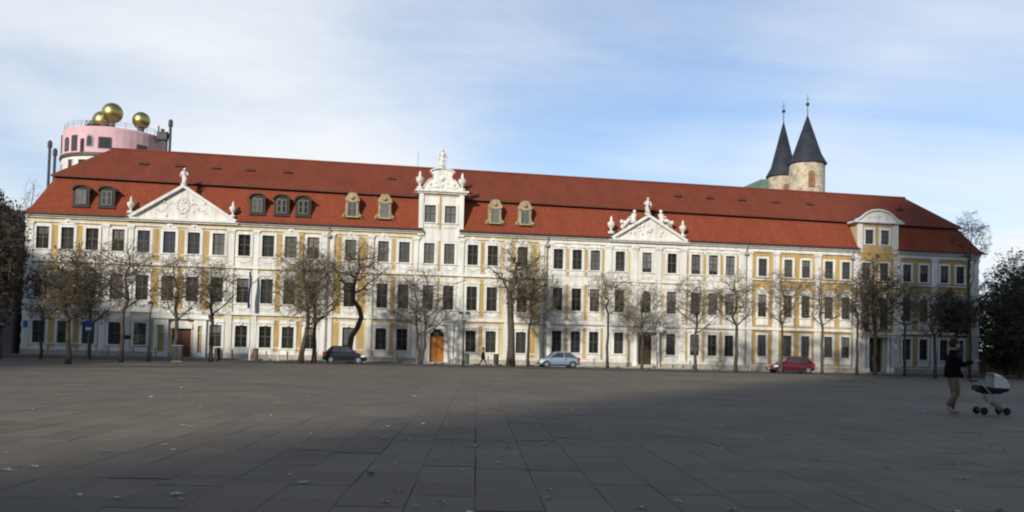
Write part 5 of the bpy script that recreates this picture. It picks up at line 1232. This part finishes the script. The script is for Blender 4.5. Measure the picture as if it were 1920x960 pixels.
skinned('coat', [[((0, 0, .52), (.24, .21)), ((0, 0, .85), (.22, .19)), ((.0, 0, 1.1), (.16, .13)), ((.0, 0, 1.25), .12), ((.005, 0, 1.36), (.12, .11)), ((.01, 0, 1.43), (.08, .08)), ((.015, 0, 1.47), (.075, .075))], [((.0, 0, 1.25), .12), ((0, -.17, 1.29), .075), ((.06, -.205, 1.06), .06), ((.14, -.185, .9), .045)], [((.0, 0, 1.25), .12), ((0, .17, 1.29), .075), ((-.06, .205, 1.06), .06), ((-.08, .195, .87), .045)]], COAT, PD, 1)
skinned('trousers', [[((0, 0, .95), .14), ((0, 0, .88), .14), ((.02, .08, .80), .095), ((.2, .08, .46), .072), ((.30, .08, .2), .062)], [((0, 0, .88), .14), ((.0, -.08, .80), .095), ((-.12, -.08, .46), .072), ((-.30, -.08, .24), .062)]], mat('charcoal trousers', (.02, .02, .022), .9), PD, 1)
skinned('boot', [[((.27, .08, .30), .055), ((.34, .08, .09), .05), ((.47, .08, .045), .04)]], HAIR, PD, 1); skinned('boot', [[((-.24, -.08, .32), .055), ((-.36, -.08, .14), .05), ((-.27, -.08, .045), .04)]], HAIR, PD, 1)

# ------------------------------------------------------------------ street furniture
def lamp_post(x, y, h, label, arms):
    T = thing('street_lamp', (x, y, g(y)), label, 'street lamp', 'street lamps before the palace'); z0 = g(y)
    MB().lathe([(.14, z0), (.13, z0 + .5), (.07, z0 + .6), (.055, z0 + h - .75), (.09, z0 + h - .72)], x, y, 10).build('post', IRON, T)
    for dx in arms:
        o = MB().lathe([(.10, z0 + h - .70), (.20, z0 + h - .25), (.20, z0 + h - .22)], x + dx, y, 6).build('lantern_glass', mat('milky lantern glass', (.30, .31, .30), .3, .1, 4), T)
        MB().lathe([(.26, z0 + h - .215), (.12, z0 + h - .05), (.03, z0 + h)], x + dx, y, 6).build('lantern_cap', IRON, o)
        if dx: MB().tube([(x, y, z0 + h - .8), (x + dx, y, z0 + h - .72)], .03, 5).build('arm', IRON, T)
lamp_post(-16.14, -20, 4.4, 'old lantern lamp post left of the west door', (0,)); lamp_post(7.15, -14, 4.6, 'twin lantern lamp post right of the orange arched door', (-.28, .28))
bm_ = MB().lathe([(.075, -.1), (.075, .72), (.085, .74), (.085, .80), (.05, .88), (.01, .9)], 0, 0, 10).mesh('bollard', GREYMETAL)
for x in (-28.7, -26.3, -23.6, -21.5, -19.6, -13.8, -12.9, -9.9, -8.0, -5.4, 2.0, 10.6, 20.9, 30.6, 33.4, 36.8, 41.0): tag(inst('bollard', bm_, (x, -2.9, 0)), 'short grey metal bollard in the row along the pavement kerb', 'bollard', 'bollards along the kerb')
pm_ = MB().lathe([(.06, -.1), (.06, 1.0), (.03, 1.06)], 0, 0, 8).mesh('marker_post', PGREY)
for x, l_ in ((-11.3, 'white marker post below the blue flag'), (-8.75, 'white marker post further right from the blue flag')): tag(inst('marker_post', pm_, (x, -3.4, 0)), l_, 'post')
def bin_(x, y, w, h, mt, label):
    T = thing('litter_bin', (x, y, g(y)), label, 'litter bin'); z0 = g(y)
    b = MB().lathe([(w * .42, z0 + .12), (w / 2, z0 + .2), (w / 2, z0 + h - .1), (w * .47, z0 + h - .02)], x, y, 12).build('bin_body', mt, T, smooth=False)
    MB().lathe([(w * .55, z0 + h - .019), (w * .5, z0 + h + .05), (w * .1, z0 + h + .1)], x, y, 12).build('lid', IRON, T); MB().lathe([(.05, z0 - .05), (.05, z0 + .119)], x, y, 8).build('foot', IRON, T)
bin_(8.46, -4, .45, .95, mat('green grey bin', (.06, .065, .055), .7), 'dark litter bin left of the walking pedestrian'); bin_(11.35, -3, .5, 1.0, IRON, 'dark litter bin between the pedestrian and the tallest tree'); bin_(-10.85, -2.9, .5, 1.0, mat('brown bin', (.16, .09, .05), .8), 'brown litter bin below the blue flag')
bin_(-12.35, -14.0, .5, 1.05, IRON, 'black litter bin beside the tree right of the west door')
T = thing('utility_cabinet', (-14.74, -17.2, g(-17.2)), 'grey utility cabinet standing before the red-brown west door', 'cabinet'); z0 = g(-17.2)
MB().box(-15.12, -14.36, -17.35, -17.0, z0 + .08, z0 + 1.2).build('cabinet_body', mat('cabinet grey', (.05, .053, .05), .7, .15, 3), T); MB().box(-15.16, -14.32, -17.39, -16.97, z0 + 1.201, z0 + 1.26).build('cabinet_top', GREYMETAL, T)
MB().box(-15.14, -14.34, -17.37, -16.98, z0 - .05, z0 + .079).build('cabinet_base', PLINTH, T); [MB().box(a_, a_ + .325, -17.375, -17.352, z0 + .14, z0 + 1.15).build('cabinet_door', MATS['cabinet grey'], T) for a_ in (-15.08, -14.725)]
T = thing('bench', (29.1, -5.2, 0), 'pale wooden bench left of the bare tree before the white facade', 'bench')
WOODP = mat('pale bench wood', (.40, .35, .27), .8, .15, 3, stretch=(.5, 6, 6))
for i in range(4): MB().box(27.85, 30.35, -5.45 + i * .13, -5.34 + i * .13, .44, .48).build('seat_slat', WOODP, T)
for x in (28.1, 29.1, 30.1):
    MB().box(x - .04, x + .04, -5.43, -4.95, 0, .439).build('leg', GREYMETAL, T)
T = thing('road_sign', (-21.13, -17.2, g(-17.2)), 'blue sign on a thin post among the left trees', 'sign'); z0 = g(-17.2)
MB().tube([(-21.13, -17.2, z0 - .1), (-21.13, -17.2, z0 + 3.0)], .03, 6).build('post', GREYMETAL, T); MB().box(-21.40, -20.86, -17.26, -17.235, z0 + 2.1, z0 + 2.9).build('sign_plate', mat('blue sign face', (.022, .075, .20), .45, .05, 3), T)
MB().box(-21.33, -20.93, -17.264, -17.2605, z0 + 2.22, z0 + 2.42).build('white_strip', mat('white sign paint', (.7, .7, .7), .5, .03, 3), T)
# flag on the facade
T = thing('flag', (-12.0, -.2, 8.2), 'blue flag hanging from a pole on the palace facade', 'flag')
MB().tube([(-11.95, -.12, 6.9), (-11.75, -1.15, 8.35)], .03, 6).build('flag_pole', GREYMETAL, T)
b = MB(); n_ = 18
for j in range(n_ + 1):
    t = j / n_; z = 8.15 - t * 3.35
    for i in range(9):
        s = i / 8; wv = .12 * math.sin(s * 9 + t * 3) * (.4 + t)
        b.v.append((-11.86 + (s - .35) * (.18 + .10 * t) + .05 * math.sin(t * 6), -1.02 + wv, z + .12 * s * (1 - t)))
for j in range(n_):
    for i in range(8): b.cur = 1 if i in (6,) else 0; b.f.append((j * 9 + i, j * 9 + i + 1, (j + 1) * 9 + i + 1, (j + 1) * 9 + i)); b.mi.append(b.cur)
b.build('flag_cloth', [mat('blue flag cloth', (.045, .05, .17), .85, .15, 3), mat('pale flag stripe', (.42, .40, .45), .85, .1, 3)], T, smooth=True)

# ------------------------------------------------------------------ fallen leaves on the slabs
rl = random.Random(21); lms = []
for k in range(4):
    b = MB(); n_ = 9; s = .052 + .008 * k
    pts = [(s * (1 + .45 * math.cos(3 * 2 * math.pi * i / n_ + k)) * math.cos(2 * math.pi * i / n_), s * .8 * (1 + .3 * math.cos(3 * 2 * math.pi * i / n_)) * math.sin(2 * math.pi * i / n_)) for i in range(n_)]
    b.add([(0, 0, .008)] + [(x, y, .006 + rl.uniform(0, .028)) for x, y in pts], [(0, i + 1, (i + 1) % n_ + 1) for i in range(n_)])
    b.tube([(s, 0, .012), (s * 1.9, s * .2, .008)], .003, 4); lms.append(b)
lmat = [mat('pale dry leaf', (.44, .42, .38), .8, .15, 20, objvar=.25), mat('yellow leaf', (.34, .25, .07), .8, .2, 20, objvar=.25)]
lmesh = [[b.mesh('fallen_leaf', q_) for b in lms] for q_ in lmat]
cnt = 0
while cnt < 170:
    d = 7.0 + 27 * rl.random() ** 1.5; u = rl.uniform(-.56, .57) * d
    x = u * math.cos(yaw_) + d * math.sin(yaw_); y = -u * math.sin(yaw_) + d * math.cos(yaw_) - 88.5
    if u < -.15 * d and rl.random() < .45: continue
    yl = rl.random() < .14
    o = inst('fallen_leaf', lmesh[1 if yl else 0][rl.randrange(4)], (x, y, g(y) + .007)); o.rotation_euler = (rl.uniform(-.1, .1), rl.uniform(-.1, .1), rl.uniform(0, 6.28))
    sc_ = rl.uniform(.4, .7); o.scale = (sc_, sc_, sc_)
    tag(o, 'yellow fallen leaf lying on the grey slabs' if yl else 'pale dry fallen leaf lying on the grey slabs', 'leaf', 'fallen leaves on the square'); cnt += 1
